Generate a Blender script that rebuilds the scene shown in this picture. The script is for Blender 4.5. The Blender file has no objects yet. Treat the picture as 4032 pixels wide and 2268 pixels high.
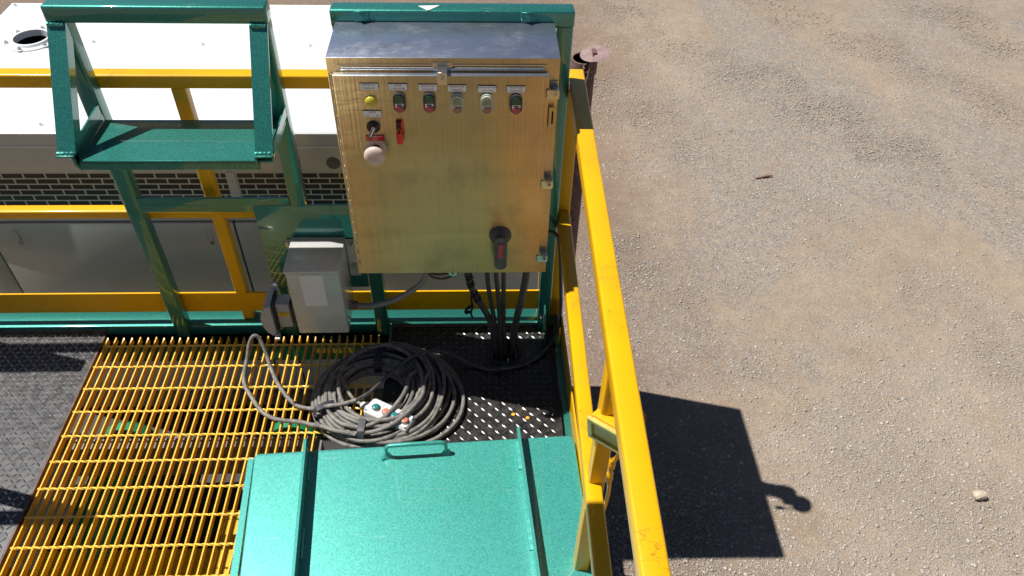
import bpy, bmesh, math, random
import numpy as np
from mathutils import Vector, Matrix

random.seed(7)
rng = np.random.default_rng(7)
R = math.radians
SC = bpy.context.scene
COL = SC.collection

# ------------------------------------------------------------------ camera
CAM_C = (1.42512945, -2.09932363, 2.23675636)
CAM_R = ((0.99921734, -0.03284736, 0.02204011),
         (-0.00713101, -0.69763303, -0.71641979),
         (0.03890841, 0.7157019, -0.69732125))
cd = bpy.data.cameras.new('camera')
cam = bpy.data.objects.new('camera', cd)
COL.objects.link(cam)
m = Matrix.Identity(4)
for i in range(3):
    m[i][0] = CAM_R[0][i]
    m[i][1] = -CAM_R[1][i]
    m[i][2] = -CAM_R[2][i]
    m[i][3] = CAM_C[i]
cam.matrix_world = m
cd.sensor_width = 36.0
cd.lens = 3061.307 / 4032 * 36
cd.clip_start = 0.05
cd.clip_end = 500
SC.camera = cam

# ------------------------------------------------------------------ light
SUN = Vector((-0.54, 0.145, 1.0)).normalized()          # towards the sun
w = bpy.data.worlds.new("World")
SC.world = w
w.use_nodes = True
nt = w.node_tree
nt.nodes.clear()
sky = nt.nodes.new('ShaderNodeTexSky')
sky.sky_type = 'NISHITA'
sky.sun_disc = False
sky.air_density = 0.7
sky.dust_density = 0.2
sky.altitude = 900
sky.sun_elevation = math.asin(SUN.z)
sky.sun_rotation = math.atan2(SUN.x, SUN.y)
bg = nt.nodes.new('ShaderNodeBackground')
bg.inputs[1].default_value = 0.05
out = nt.nodes.new('ShaderNodeOutputWorld')
nt.links.new(sky.outputs[0], bg.inputs[0])
nt.links.new(bg.outputs[0], out.inputs[0])
sl = bpy.data.lights.new('sun', 'SUN')
sl.energy = 5.0
sl.angle = R(0.5)
sl.color = (1.0, 0.97, 0.92)
so = bpy.data.objects.new('sun', sl)
COL.objects.link(so)
so.rotation_euler = SUN.to_track_quat('Z', 'Y').to_euler()
so.location = (-5, 3, 10)
SC.view_settings.view_transform = 'Standard'
SC.view_settings.look = 'None'
SC.view_settings.gamma = 1
SC.view_settings.exposure = 0.31
SC.render.engine = 'CYCLES'
SC.cycles.max_bounces = 8

# ------------------------------------------------------------------ materials
class NT:
    def __init__(s, name):
        s.m = bpy.data.materials.new(name)
        s.m.use_nodes = True
        s.t = s.m.node_tree
        s.t.nodes.clear()
        s.o = s.n('ShaderNodeOutputMaterial')
        s.b = s.n('ShaderNodeBsdfPrincipled')
        s.l(s.b.outputs[0], s.o.inputs[0])
        s.tc = s.n('ShaderNodeTexCoord').outputs['Object']
    def n(s, ty, **kw):
        x = s.t.nodes.new(ty)
        for k, v in kw.items():
            setattr(x, k, v)
        return x
    def l(s, a, b):
        s.t.links.new(a, b)
    def setv(s, **kw):
        names = dict(rough='Roughness', metal='Metallic', coat='Coat Weight', coatr='Coat Roughness',
                     spec='Specular IOR Level', trans='Transmission Weight', ior='IOR', aniso='Anisotropic')
        for k, v in kw.items():
            s.b.inputs[names[k]].default_value = v
    def scaled(s, sx, sy, sz, rot=(0, 0, 0)):
        mp = s.n('ShaderNodeMapping')
        mp.inputs['Scale'].default_value = (sx, sy, sz)
        mp.inputs['Rotation'].default_value = rot
        s.l(s.tc, mp.inputs[0])
        return mp.outputs[0]
    def noise(s, scale, detail=4, rough=0.55, vec=None, dist=0.0):
        x = s.n('ShaderNodeTexNoise')
        x.inputs['Scale'].default_value = scale
        x.inputs['Detail'].default_value = detail
        x.inputs['Roughness'].default_value = rough
        x.inputs['Distortion'].default_value = dist
        s.l(vec if vec is not None else s.tc, x.inputs['Vector'])
        return x.outputs[0]
    def voro(s, scale, feature='F1', out='Distance', vec=None, rand=1.0):
        x = s.n('ShaderNodeTexVoronoi', feature=feature)
        x.inputs['Scale'].default_value = scale
        x.inputs['Randomness'].default_value = rand
        s.l(vec if vec is not None else s.tc, x.inputs['Vector'])
        return x.outputs[out]
    def ramp(s, fac, stops, interp='LINEAR'):
        x = s.n('ShaderNodeValToRGB')
        x.color_ramp.interpolation = interp
        e = x.color_ramp.elements
        while len(e) > 1:
            e.remove(e[-1])
        e[0].position = stops[0][0]
        c = stops[0][1]
        e[0].color = (*c, 1) if isinstance(c, tuple) else (c, c, c, 1)
        for p, c in stops[1:]:
            q = e.new(p)
            q.color = (*c, 1) if isinstance(c, tuple) else (c, c, c, 1)
        s.l(fac, x.inputs[0])
        return x.outputs[0]
    def mix(s, fac, a, b, mode='MIX'):
        x = s.n('ShaderNodeMix', data_type='RGBA', blend_type=mode)
        for sock, v in ((x.inputs[0], fac), (x.inputs[6], a), (x.inputs[7], b)):
            if isinstance(v, (int, float)):
                sock.default_value = v
            elif isinstance(v, tuple):
                sock.default_value = (*v, 1)
            else:
                s.l(v, sock)
        return x.outputs[2]
    def math(s, op, a, b=0.0, c=0.0):
        x = s.n('ShaderNodeMath', operation=op)
        for i, v in enumerate((a, b, c)):
            if isinstance(v, (int, float)):
                x.inputs[i].default_value = v
            else:
                s.l(v, x.inputs[i])
        return x.outputs[0]
    def color(s, v):
        if isinstance(v, tuple):
            s.b.inputs['Base Color'].default_value = (*v, 1)
        else:
            s.l(v, s.b.inputs['Base Color'])
    def bump(s, h, strength=0.2, dist=0.01):
        x = s.n('ShaderNodeBump')
        x.inputs['Strength'].default_value = strength
        x.inputs['Distance'].default_value = dist
        s.l(h, x.inputs['Height'])
        s.l(x.outputs[0], s.b.inputs['Normal'])
        return x

def simple(name, col, rough=0.5, metal=0.0, coat=0.0, var=0.12, vs=12, bump=0.0, bs=120, spec=0.5, coatr=0.05):
    k = NT(name)
    a = tuple(c * (1 - var) for c in col)
    b = tuple(min(1, c * (1 + var)) for c in col)
    k.color(k.mix(k.ramp(k.noise(vs, 5), [(0.3, 0.0), (0.7, 1.0)]), a, b))
    k.setv(rough=rough, metal=metal, coat=coat, coatr=coatr, spec=spec)
    if bump:
        k.bump(k.noise(bs, 3), bump, 0.004)
    return k.m

def flake_green(name, lo=(0.010, 0.125, 0.098), hi=(0.032, 0.29, 0.225), metal=0.55, chips=0.75):
    k = NT(name)
    fl = k.ramp(k.voro(420, out='Color'), [(0.0, 0.0), (1.0, 1.0)])
    fine = k.noise(260, 2, 0.7)
    c = k.mix(k.ramp(fine, [(0.35, 0.0), (0.68, 1.0)]), lo, hi)
    big = k.ramp(k.noise(2.2, 3), [(0.3, 0.0), (0.75, 1.0)])
    c = k.mix(k.math('MULTIPLY', big, 0.3), c, (hi[0] * 1.2, hi[1] * 0.85, hi[2] * 1.05))
    wear = k.ramp(k.noise(14, 7, 0.75), [(0.60, 0.0), (0.72, 1.0)])
    c = k.mix(k.math('MULTIPLY', wear, 0.22), c, (0.16, 0.26, 0.21))
    # dried mud spatters, a few pale chips
    sp = k.ramp(k.noise(48, 6, 0.75), [(0.70, 0.0), (0.76, 1.0)])
    area = k.ramp(k.noise(5.5, 2), [(0.55, 0.0), (0.68, 1.0)])
    c = k.mix(k.math('MULTIPLY', k.math('MULTIPLY', sp, area), chips), c, (0.40, 0.42, 0.36))
    sc_ = k.noise(1.0, 2, 0.5, vec=k.scaled(9, 150, 9, (0, 0, R(35))), dist=0.3)
    scr = k.ramp(sc_, [(0.715, 0.0), (0.74, 1.0)])
    c = k.mix(k.math('MULTIPLY', scr, 0.35), c, (0.45, 0.52, 0.46))
    k.color(c)
    k.setv(metal=metal, rough=0.44, coat=1.0, coatr=0.05)
    k.b.inputs['Coat IOR'].default_value = 1.65
    h = k.mix(0.6, k.noise(300, 2), k.noise(60, 3))
    k.bump(h, 0.22, 0.002)
    return k.m

def yellow_paint(name, col=(0.80, 0.43, 0.0), cracks=True, rough=0.38):
    k = NT(name)
    c = k.mix(k.ramp(k.noise(4, 4), [(0.3, 0.0), (0.7, 1.0)]), col, (col[0] * 0.93, col[1] * 0.88, 0.002))
    if cracks:
        cv = k.noise(7, 3)
        mp = k.n('ShaderNodeMix', data_type='VECTOR')
        mp.inputs[0].default_value = 0.06
        k.l(k.tc, mp.inputs[4])
        nn = k.n('ShaderNodeTexNoise'); nn.inputs['Scale'].default_value = 18; nn.inputs['Detail'].default_value = 5
        k.l(k.tc, nn.inputs['Vector'])
        k.l(nn.outputs['Color'], mp.inputs[5])
        cr = k.voro(24, 'DISTANCE_TO_EDGE', vec=mp.outputs[1])
        line = k.ramp(cr, [(0.0, 1.0), (0.014, 0.0)])
        area = k.ramp(k.noise(8, 3), [(0.52, 0.0), (0.57, 1.0)])
        c = k.mix(k.math('MULTIPLY', k.math('MULTIPLY', line, area), 0.65), c, (0.22, 0.10, 0.01))
        gm = k.ramp(k.noise(6.5, 8, 0.78), [(0.52, 0.0), (0.75, 1.0)])
        c = k.mix(k.math('MULTIPLY', gm, 0.30), c, (0.45, 0.24, 0.03))
        dirt = k.ramp(k.noise(90, 4, 0.8), [(0.68, 0.0), (0.76, 1.0)])
        c = k.mix(k.math('MULTIPLY', dirt, 0.45), c, (0.25, 0.13, 0.03))
    k.color(c)
    k.setv(rough=rough, coat=0.25, coatr=0.1, spec=0.35)
    k.bump(k.noise(70, 3), 0.12, 0.003)
    return k.m

def stainless(name, front=True):
    k = NT(name)
    st = k.scaled(160, 160, 2.0) if front else k.scaled(5, 160, 5)
    streak = k.noise(1.0, 4, 0.6, vec=st)
    col = k.mix(k.ramp(streak, [(0.35, 0.0), (0.65, 1.0)]), (0.64, 0.445, 0.20), (0.76, 0.54, 0.255))
    if front:
        bands = k.noise(1.0, 3, 0.5, vec=k.scaled(1.4, 1.4, 9.0), dist=0.6)
        col = k.mix(k.ramp(bands, [(0.35, 0.0), (0.7, 1.0)]), col, (0.92, 0.68, 0.33))  # pale gold sweeps imitate reflections in the colour
        sm = k.ramp(k.noise(7, 5, 0.6), [(0.52, 0.0), (0.72, 1.0)])
        col = k.mix(k.math('MULTIPLY', sm, 0.42), col, (0.34, 0.25, 0.15))
        sp = k.ramp(k.noise(170, 3, 0.6), [(0.66, 0.0), (0.72, 1.0)])
        ar = k.ramp(k.noise(8, 2), [(0.42, 0.0), (0.6, 1.0)])
        col = k.mix(k.math('MULTIPLY', k.math('MULTIPLY', sp, ar), 0.85), col, (0.05, 0.04, 0.03))
        rb = k.math('MULTIPLY_ADD', bands, 0.20, 0.34)
    else:
        d = k.ramp(k.noise(9, 8, 0.75, vec=k.scaled(1, 1.6, 1), dist=0.1), [(0.50, 0.0), (0.80, 1.0)])
        col = k.mix(k.math('MULTIPLY', d, 0.75), (0.50, 0.56, 0.68), (0.78, 0.77, 0.70))
        ru = k.ramp(k.noise(19, 6, 0.7), [(0.60, 0.0), (0.72, 1.0)])
        col = k.mix(k.math('MULTIPLY', ru, 0.5), col, (0.28, 0.17, 0.09))
        gr = k.ramp(k.noise(6, 5, 0.7), [(0.5, 0.0), (0.75, 1.0)])
        col = k.mix(k.math('MULTIPLY', gr, 0.5), col, (0.16, 0.16, 0.17))
        rb = k.math('MULTIPLY_ADD', d, 0.16, 0.30)
    k.color(col)
    k.l(rb, k.b.inputs['Roughness'])
    k.setv(metal=1.0 if front else 0.9)
    if front:
        k.setv(aniso=0.95)
        tv = k.n('ShaderNodeCombineXYZ'); tv.inputs[2].default_value = 1.0
        k.l(tv.outputs[0], k.b.inputs['Tangent'])
    if front:
        warp = k.noise(1.0, 3, 0.55, vec=k.scaled(1.6, 1.6, 7.0), dist=0.8)
        k.bump(k.mix(0.12, warp, streak), 0.5, 0.012)
    else:
        k.bump(streak, 0.05, 0.001)
    return k.m

def ground_mat():
    k = NT('sandy_gravel_ground')
    n1 = k.noise(0.55, 6, 0.6, vec=k.scaled(1.0, 0.55, 1, (0, 0, R(28))), dist=0.5)
    patch = k.ramp(n1, [(0.41, 0.0), (0.53, 1.0)])
    n2 = k.noise(2.6, 8, 0.7)
    sand = k.mix(k.ramp(n2, [(0.3, 0.0), (0.7, 1.0)]), (0.355, 0.265, 0.185), (0.49, 0.385, 0.285))
    grain = k.ramp(k.noise(70, 6, 0.8), [(0.35, 0.0), (0.68, 1.0)])
    sand = k.mix(k.math('MULTIPLY', grain, 0.3), sand, (0.22, 0.165, 0.12))
    vc = k.voro(72, out='Color')
    peb = k.ramp(vc, [(0.0, (0.125, 0.105, 0.09)), (0.3, (0.25, 0.212, 0.18)), (0.55, (0.355, 0.305, 0.258)), (0.8, (0.425, 0.37, 0.315)), (1.0, (0.62, 0.56, 0.49))])
    vc2 = k.voro(130, out='Color')
    peb2 = k.ramp(vc2, [(0.0, (0.13, 0.115, 0.10)), (0.5, (0.32, 0.28, 0.24)), (1.0, (0.54, 0.49, 0.43))])
    peb = k.mix(0.42, peb, peb2)
    mot = k.ramp(k.noise(9, 6, 0.75), [(0.34, 0.15), (0.56, 1.0)])
    fac = k.math('MULTIPLY', k.math('ADD', k.math('MULTIPLY', patch, 0.85), 0.28), mot)
    c = k.mix(fac, sand, peb)
    gsp = k.ramp(k.voro(165, out='Distance'), [(0.0, 0.0), (0.55, 0.0), (0.75, 1.0)])
    c = k.mix(k.math('MULTIPLY', k.math('MULTIPLY', gsp, mot), 0.5), c, (0.11, 0.09, 0.075))
    # reddish damp dirt beside the machine
    sep = k.n('ShaderNodeSeparateXYZ')
    k.l(k.tc, sep.inputs[0])
    near = k.ramp(k.math('ADD', sep.outputs[0], k.math('MULTIPLY', n2, 1.2)), [(0.0, 1.0), (1.0, 0.0)])
    nr = k.n('ShaderNodeMapRange'); nr.inputs[1].default_value = 3.1; nr.inputs[2].default_value = 4.3
    nr.inputs[3].default_value = 1.0; nr.inputs[4].default_value = 0.0
    k.l(k.math('ADD', sep.outputs[0], k.math('MULTIPLY', n2, 1.4)), nr.inputs[0])
    c = k.mix(k.math('MULTIPLY', nr.outputs[0], 0.55), c, (0.19, 0.115, 0.075))
    k.color(c)
    k.setv(rough=0.95, spec=0.15)
    h = k.mix(0.5, k.noise(40, 8, 0.8), vc2)
    k.bump(k.mix(0.45, h, vc), 1.0, 0.016)
    return k.m

def stone_mat():
    k = NT('loose_stone')
    oi = k.n('ShaderNodeNewGeometry').outputs['Random Per Island']
    c = k.ramp(oi, [(0.0, (0.19, 0.165, 0.15)), (0.25, (0.30, 0.27, 0.24)), (0.5, (0.38, 0.345, 0.31)), (0.75, (0.36, 0.30, 0.24)), (0.9, (0.46, 0.42, 0.37)), (1.0, (0.56, 0.53, 0.48))])
    c = k.mix(0.35, c, k.ramp(k.noise(120, 4), [(0.3, (0.28, 0.235, 0.19)), (0.7, (0.6, 0.53, 0.46))]))
    k.color(c)
    k.setv(rough=0.9, spec=0.2)
    return k.m

def plate_mat(dusty=False):
    k = NT('black_tread_paint')
    d = k.ramp(k.noise(26, 6, 0.7), [(0.42, 0.0), (0.72, 1.0)])
    c = k.mix(k.math('MULTIPLY', d, 0.75 if dusty else 0.45), (0.036, 0.035, 0.036) if dusty else (0.012, 0.0115, 0.0115), (0.11, 0.105, 0.10) if dusty else (0.07, 0.062, 0.054))
    ru = k.ramp(k.noise(9, 5, 0.7), [(0.6, 0.0), (0.75, 1.0)])
    c = k.mix(k.math('MULTIPLY', ru, 0.5), c, (0.16, 0.10, 0.06))
    k.color(c)
    k.l(k.math('MULTIPLY_ADD', d, 0.3, 0.30), k.b.inputs['Roughness'])
    k.setv(metal=0.1, spec=0.6)
    k.bump(k.noise(320, 3, 0.7), 0.25, 0.002)
    return k.m

def cable_mat(name, base, dust, amt=0.8, rough=0.62):
    k = NT(name)
    d = k.ramp(k.noise(38, 6, 0.72), [(0.33, 0.0), (0.62, 1.0)])
    c = k.mix(k.math('MULTIPLY', d, amt), base, dust)
    s = k.ramp(k.noise(150, 3, 0.7), [(0.66, 0.0), (0.7, 1.0)])
    c = k.mix(k.math('MULTIPLY', s, 0.7), c, (0.03, 0.03, 0.028))
    k.color(c)
    k.setv(rough=rough)
    k.bump(k.noise(200, 3), 0.25, 0.002)
    return k.m

def rust_mat():
    k = NT('rusty_steel')
    c = k.ramp(k.noise(24, 7, 0.75), [(0.3, (0.10, 0.055, 0.045)), (0.55, (0.20, 0.12, 0.10)), (0.75, (0.30, 0.20, 0.175))])
    k.color(c)
    k.setv(rough=0.8, metal=0.2, spec=0.3)
    k.bump(k.noise(90, 5), 0.4, 0.003)
    return k.m

M = {}
M['green'] = flake_green('green_metallic_paint')
M['lidgreen'] = flake_green('sunlit_green_lid_paint', (0.022, 0.26, 0.205), (0.085, 0.50, 0.42), 0.3, 0.8)  # paler copy of the frame green, sunlight put into the colour
M['yellow'] = yellow_paint('yellow_rail_paint')
M['grate'] = yellow_paint('yellow_grating_paint', (0.70, 0.365, 0.004), cracks=False, rough=0.40)  # bar sides: their shade is put into this darker colour
M['gtop'] = simple('lit_worn_yellow_edge', (0.92, 0.58, 0.08), 0.3, 0.0, 0.3, var=0.12, vs=60)  # worn tops and rods, with their sun highlight put into the colour
M['ss'] = stainless('stainless_front', True)
M['sstop'] = stainless('stainless_weathered', False)
M['zinc'] = simple('zinc_steel', (0.55, 0.54, 0.50), 0.32, 1.0, bump=0.1)
M['white'] = simple('white_gloss_paint', (0.80, 0.82, 0.82), 0.30, 0, 0.5, var=0.02)
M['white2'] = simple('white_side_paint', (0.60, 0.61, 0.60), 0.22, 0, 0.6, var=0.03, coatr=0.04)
M['dark'] = simple('dark_void', (0.006, 0.006, 0.008), 0.9, spec=0.0)
M['slot'] = simple('slot_dark_paint', (0.020, 0.022, 0.034), 0.35, 0, 0.4, var=0.3)
M['black'] = simple('black_plastic', (0.018, 0.020, 0.026), 0.38, var=0.2, vs=40)
M['blackd'] = simple('dusty_black_plastic', (0.075, 0.070, 0.068), 0.5, var=0.35, vs=50)
def grey_mat():
    k = NT('grey_enamel')
    c = k.mix(k.ramp(k.noise(20, 4), [(0.3, 0.0), (0.7, 1.0)]), (0.47, 0.47, 0.45), (0.53, 0.53, 0.51))
    sp = k.ramp(k.noise(75, 5, 0.7), [(0.69, 0.0), (0.73, 1.0)])
    c = k.mix(k.math('MULTIPLY', sp, 0.85), c, (0.14, 0.055, 0.025))
    d = k.ramp(k.noise(9, 6, 0.7), [(0.5, 0.0), (0.8, 1.0)])
    c = k.mix(k.math('MULTIPLY', d, 0.3), c, (0.30, 0.27, 0.22))
    k.color(c)
    k.setv(rough=0.24, coat=0.5, coatr=0.06)
    return k.m
M['grey'] = grey_mat()
M['greyp'] = simple('grey_plastic', (0.40, 0.41, 0.43), 0.45, var=0.08)
M['paper'] = simple('paper_sheet', (0.72, 0.70, 0.72), 0.6, var=0.02)
M['plate'] = plate_mat()
M['plated'] = plate_mat(True)
M['lug'] = simple('worn_tread_lug', (0.085, 0.083, 0.082), 0.30, 0.5, var=0.8, vs=70)
M['lugd'] = simple('dusty_tread_lug', (0.36, 0.355, 0.35), 0.26, 0.9, var=0.6, vs=70)
M['ground'] = ground_mat()
M['stone'] = stone_mat()
M['cable'] = cable_mat('dusty_grey_cable', (0.085, 0.083, 0.08), (0.30, 0.27, 0.235), 0.85)
M['cableb'] = cable_mat('black_cable', (0.022, 0.022, 0.022), (0.10, 0.088, 0.075), 0.7, 0.45)
M['hose'] = cable_mat('shaded_cable', (0.03, 0.034, 0.036), (0.15, 0.14, 0.13), 0.5, 0.3)  # same cable as the grey one, shadow put into the darker colour
M['conduit'] = cable_mat('grey_conduit', (0.20, 0.20, 0.205), (0.26, 0.24, 0.22), 0.5, 0.45)
M['rust'] = rust_mat()
M['btn_green'] = simple('green_button', (0.004, 0.075, 0.055), 0.35, 0, 0.4, var=0.1)
M['btn_red'] = simple('faded_red_button', (0.42, 0.07, 0.10), 0.4, 0, 0.3, var=0.12, vs=80)
M['btn_white'] = simple('white_button_strip', (0.75, 0.73, 0.76), 0.4)
M['boot'] = simple('milky_rubber_boot', (0.50, 0.52, 0.42), 0.35, 0, 0.4, var=0.12, vs=60)
M['bootg'] = simple('milky_boot_green', (0.26, 0.29, 0.17), 0.35, 0, 0.4, var=0.2, vs=90)
M['bootr'] = simple('milky_boot_brown', (0.34, 0.18, 0.13), 0.35, 0, 0.4, var=0.25, vs=90)
M['lens_y'] = simple('yellow_lens', (0.55, 0.47, 0.03), 0.25, 0, 0.7, var=0.08)
M['red'] = simple('red_plastic', (0.72, 0.015, 0.02), 0.4, 0, 0.2, var=0.08)
M['red2'] = simple('handle_red', (0.42, 0.03, 0.045), 0.42, var=0.2, vs=60)
M['label'] = simple('silver_label', (0.86, 0.88, 0.93), 0.35, 0.0, 0.3, var=0.03)
M['ink'] = simple('label_ink', (0.02, 0.02, 0.03), 0.5)
M['redlabel'] = simple('red_label', (0.62, 0.012, 0.02), 0.35, 0, 0.4, var=0.05)
M['inkw'] = simple('white_ink', (0.85, 0.75, 0.75), 0.5)
M['mush'] = simple('faded_pink_plastic', (0.66, 0.50, 0.42), 0.45, 0, 0.1, var=0.06, vs=50)
M['pend'] = simple('white_pendant', (0.66, 0.65, 0.62), 0.4, var=0.07, vs=60)
M['teal_btn'] = simple('teal_button', (0.02, 0.22, 0.22), 0.35, 0, 0.4)
M['orange_btn'] = simple('faded_orange_button', (0.62, 0.20, 0.13), 0.45)
M['tape'] = simple('tape', (0.10, 0.10, 0.105), 0.3, 0, 0.4, var=0.3, vs=80)
M['taped'] = simple('dark_tape', (0.025, 0.027, 0.04), 0.4, var=0.3, vs=80)
M['sticker'] = simple('yellow_sticker', (0.70, 0.42, 0.02), 0.5)
M['cream'] = simple('cream_sticker', (0.80, 0.78, 0.68), 0.5)
M['motor'] = simple('green_machine_paint', (0.005, 0.22, 0.09), 0.4, 0, 0.4, var=0.2, vs=9)
M['darkfloor'] = simple('shade_dark_floor', (0.02, 0.017, 0.015), 0.6, var=0.4, vs=8)  # near-black tone carries the shade under the grating
M['mudcake'] = simple('dried_mud', (0.36, 0.22, 0.15), 0.95, var=0.35, vs=60, bump=0.6)
M['ydot'] = simple('yellow_dot', (0.85, 0.40, 0.01), 0.5)
M['glass'] = simple('lamp_glass_dusty', (0.34, 0.32, 0.06), 0.5, 0.0, 0.1, var=0.2, vs=25)
M['oldyellow'] = simple('dulled_yellow', (0.50, 0.42, 0.08), 0.4, 0, 0.3, var=0.2, vs=40)
M['redcap'] = simple('red_washer', (0.30, 0.02, 0.015), 0.5)
M['flap'] = simple('pinkish_rust', (0.27, 0.185, 0.175), 0.75, 0.1, var=0.25, vs=30, bump=0.3, bs=90)
M['wood'] = simple('dry_wood', (0.20, 0.12, 0.07), 0.9, var=0.3, vs=60)
M['pale_stone'] = simple('pale_stone', (0.52, 0.42, 0.32), 0.9, var=0.15, vs=30, bump=0.4)
M['skidgrey'] = simple('dull_grey_steel', (0.16, 0.16, 0.155), 0.45, 0.4, var=0.25, vs=20)

# ------------------------------------------------------------------ mesh helper
class MB:
    def __init__(s):
        s.v = []; s.f = []; s.mi = []; s.sm = []; s.mats = []
    def mat(s, key):
        if key not in s.mats:
            s.mats.append(key)
        return s.mats.index(key)
    def add(s, vs, fs, key, smooth=False, M4=None):
        o = len(s.v)
        if M4 is not None:
            vs = [tuple(M4 @ Vector(p)) for p in vs]
        s.v += [tuple(p) for p in vs]
        i = s.mat(key)
        for f in fs:
            s.f.append(tuple(o + q for q in f))
            s.mi.append(i)
            s.sm.append(smooth)
        return s
    def box(s, x0, x1, y0, y1, z0, z1, key, bev=0.0, seg=2, M4=None):
        if bev <= 0:
            vs = [(x, y, z) for x in (x0, x1) for y in (y0, y1) for z in (z0, z1)]
            fs = [(0, 1, 3, 2), (4, 6, 7, 5), (0, 4, 5, 1), (2, 3, 7, 6), (0, 2, 6, 4), (1, 5, 7, 3)]
            return s.add(vs, fs, key, M4=M4)
        b = bmesh.new()
        bmesh.ops.create_cube(b, size=1)
        for v in b.verts:
            v.co = Vector(((x0 + x1) / 2 + v.co.x * (x1 - x0), (y0 + y1) / 2 + v.co.y * (y1 - y0), (z0 + z1) / 2 + v.co.z * (z1 - z0)))
        bmesh.ops.bevel(b, geom=b.edges[:], offset=bev, segments=seg, profile=0.5, affect='EDGES')
        return s.from_bm(b, key, True, M4)
    def from_bm(s, b, key, smooth=False, M4=None):
        b.verts.index_update()
        s.add([v.co[:] for v in b.verts], [[v.index for v in f.verts] for f in b.faces], key, smooth, M4)
        b.free()
        return s
    def prism(s, poly, axis, a, b_, key, smooth=False, M4=None):
        """poly: 2-D points; axis: 'x','y','z' extruded from a to b_."""
        n = len(poly)
        def P(p, t):
            return {'x': (t, p[0], p[1]), 'y': (p[0], t, p[1]), 'z': (p[0], p[1], t)}[axis]
        vs = [P(p, a) for p in poly] + [P(p, b_) for p in poly]
        fs = [tuple(range(n))[::-1], tuple(range(n, 2 * n))]
        fs += [(i, (i + 1) % n, n + (i + 1) % n, n + i) for i in range(n)]
        b = bmesh.new()
        bv = [b.verts.new(v) for v in vs]
        for f in fs:
            b.faces.new([bv[q] for q in f])
        bmesh.ops.recalc_face_normals(b, faces=b.faces[:])
        return s.from_bm(b, key, smooth, M4)
    def cyl(s, p0, p1, r, key, seg=20, r1=None, cap=True, smooth=True):
        p0 = Vector(p0); p1 = Vector(p1)
        r1 = r if r1 is None else r1
        d = (p1 - p0).normalized()
        u = d.orthogonal().normalized(); v = d.cross(u)
        vs = []
        for p, rr in ((p0, r), (p1, r1)):
            for i in range(seg):
                a = 2 * math.pi * i / seg
                vs.append(p + (u * math.cos(a) + v * math.sin(a)) * rr)
        s.add(vs, [(i, (i + 1) % seg, seg + (i + 1) % seg, seg + i) for i in range(seg)], key, smooth)
        if cap:
            s.add(vs, [tuple(range(seg))[::-1], tuple(range(seg, 2 * seg))], key, False)
        return s
    def lathe(s, c, ax, prof, key, seg=28):
        """prof: (radius, height along ax) pairs."""
        c = Vector(c); d = Vector(ax).normalized()
        u = d.orthogonal().normalized(); v = d.cross(u)
        vs = []
        for (r, h) in prof:
            for i in range(seg):
                a = 2 * math.pi * i / seg
                vs.append(c + d * h + (u * math.cos(a) + v * math.sin(a)) * r)
        fs = []
        for k in range(len(prof) - 1):
            fs += [(k * seg + i, k * seg + (i + 1) % seg, (k + 1) * seg + (i + 1) % seg, (k + 1) * seg + i) for i in range(seg)]
        return s.add(vs, fs, key, True)
    def tube(s, pts, r, key, seg=10, twist=0.0, smooth=True, rad=None):
        pts = [Vector(p) for p in pts]
        n = len(pts)
        t = []
        for i in range(n):
            a = pts[max(i - 1, 0)]; b = pts[min(i + 1, n - 1)]
            t.append((b - a).normalized())
        u = t[0].orthogonal().normalized()
        vs = []
        for i in range(n):
            u = (u - t[i] * u.dot(t[i]))
            u = u.normalized() if u.length > 1e-6 else t[i].orthogonal().normalized()
            v = t[i].cross(u)
            rr = r if rad is None else rad[i]
            for k in range(seg):
                a = 2 * math.pi * k / seg + twist * i
                vs.append(pts[i] + (u * math.cos(a) + v * math.sin(a)) * rr)
        fs = []
        for j in range(n - 1):
            fs += [(j * seg + i, j * seg + (i + 1) % seg, (j + 1) * seg + (i + 1) % seg, (j + 1) * seg + i) for i in range(seg)]
        s.add(vs, fs, key, smooth)
        s.add(vs, [tuple(range(seg))[::-1], tuple(range((n - 1) * seg, n * seg))], key, False)
        return s
    def hexbolt(s, c, ax, r, h, key, washer=None):
        c = Vector(c); d = Vector(ax).normalized()
        if washer:
            s.cyl(c, c + d * 0.0025, r * 1.7, washer, 16)
        s.cyl(c + d * 0.001, c + d * h, r, key, 6, smooth=False)
        s.cyl(c + d * h, c + d * (h + r * 0.6), r * 0.55, key, 10)
        return s
    def text(s, body, c, size, key, face='-y', depth=0.0006, spacing=1.0):
        cu = bpy.data.curves.new('t', 'FONT')
        cu.body = body; cu.size = size; cu.align_x = 'CENTER'; cu.align_y = 'CENTER'
        cu.extrude = depth; cu.space_line = spacing
        cu.resolution_u = 2
        o = bpy.data.objects.new('t', cu)
        COL.objects.link(o)
        bpy.context.view_layer.update()
        me = bpy.data.meshes.new_from_object(o.evaluated_get(bpy.context.evaluated_depsgraph_get()))
        rot = {'-y': Matrix.Rotation(R(90), 4, 'X'), 'z': Matrix.Identity(4)}[face] if isinstance(face, str) else face
        T = Matrix.Translation(Vector(c)) @ rot
        s.add([v.co[:] for v in me.vertices], [tuple(p.vertices) for p in me.polygons], key, False, T)
        bpy.data.objects.remove(o); bpy.data.curves.remove(cu); bpy.data.meshes.remove(me)
        return s
    def mesh(s, name, base=(0, 0, 0)):
        me = bpy.data.meshes.new(name)
        b = Vector(base)
        me.from_pydata([tuple(Vector(p) - b) for p in s.v], [], s.f)
        for k in s.mats:
            me.materials.append(M[k])
        me.polygons.foreach_set('material_index', s.mi)
        me.polygons.foreach_set('use_smooth', s.sm)
        me.update()
        if any(s.sm):
            me.set_sharp_from_angle(angle=R(38))
        return me

def wpos(o):
    p = Vector((0, 0, 0))
    while o:
        p += o.location
        o = o.parent
    return p

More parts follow.
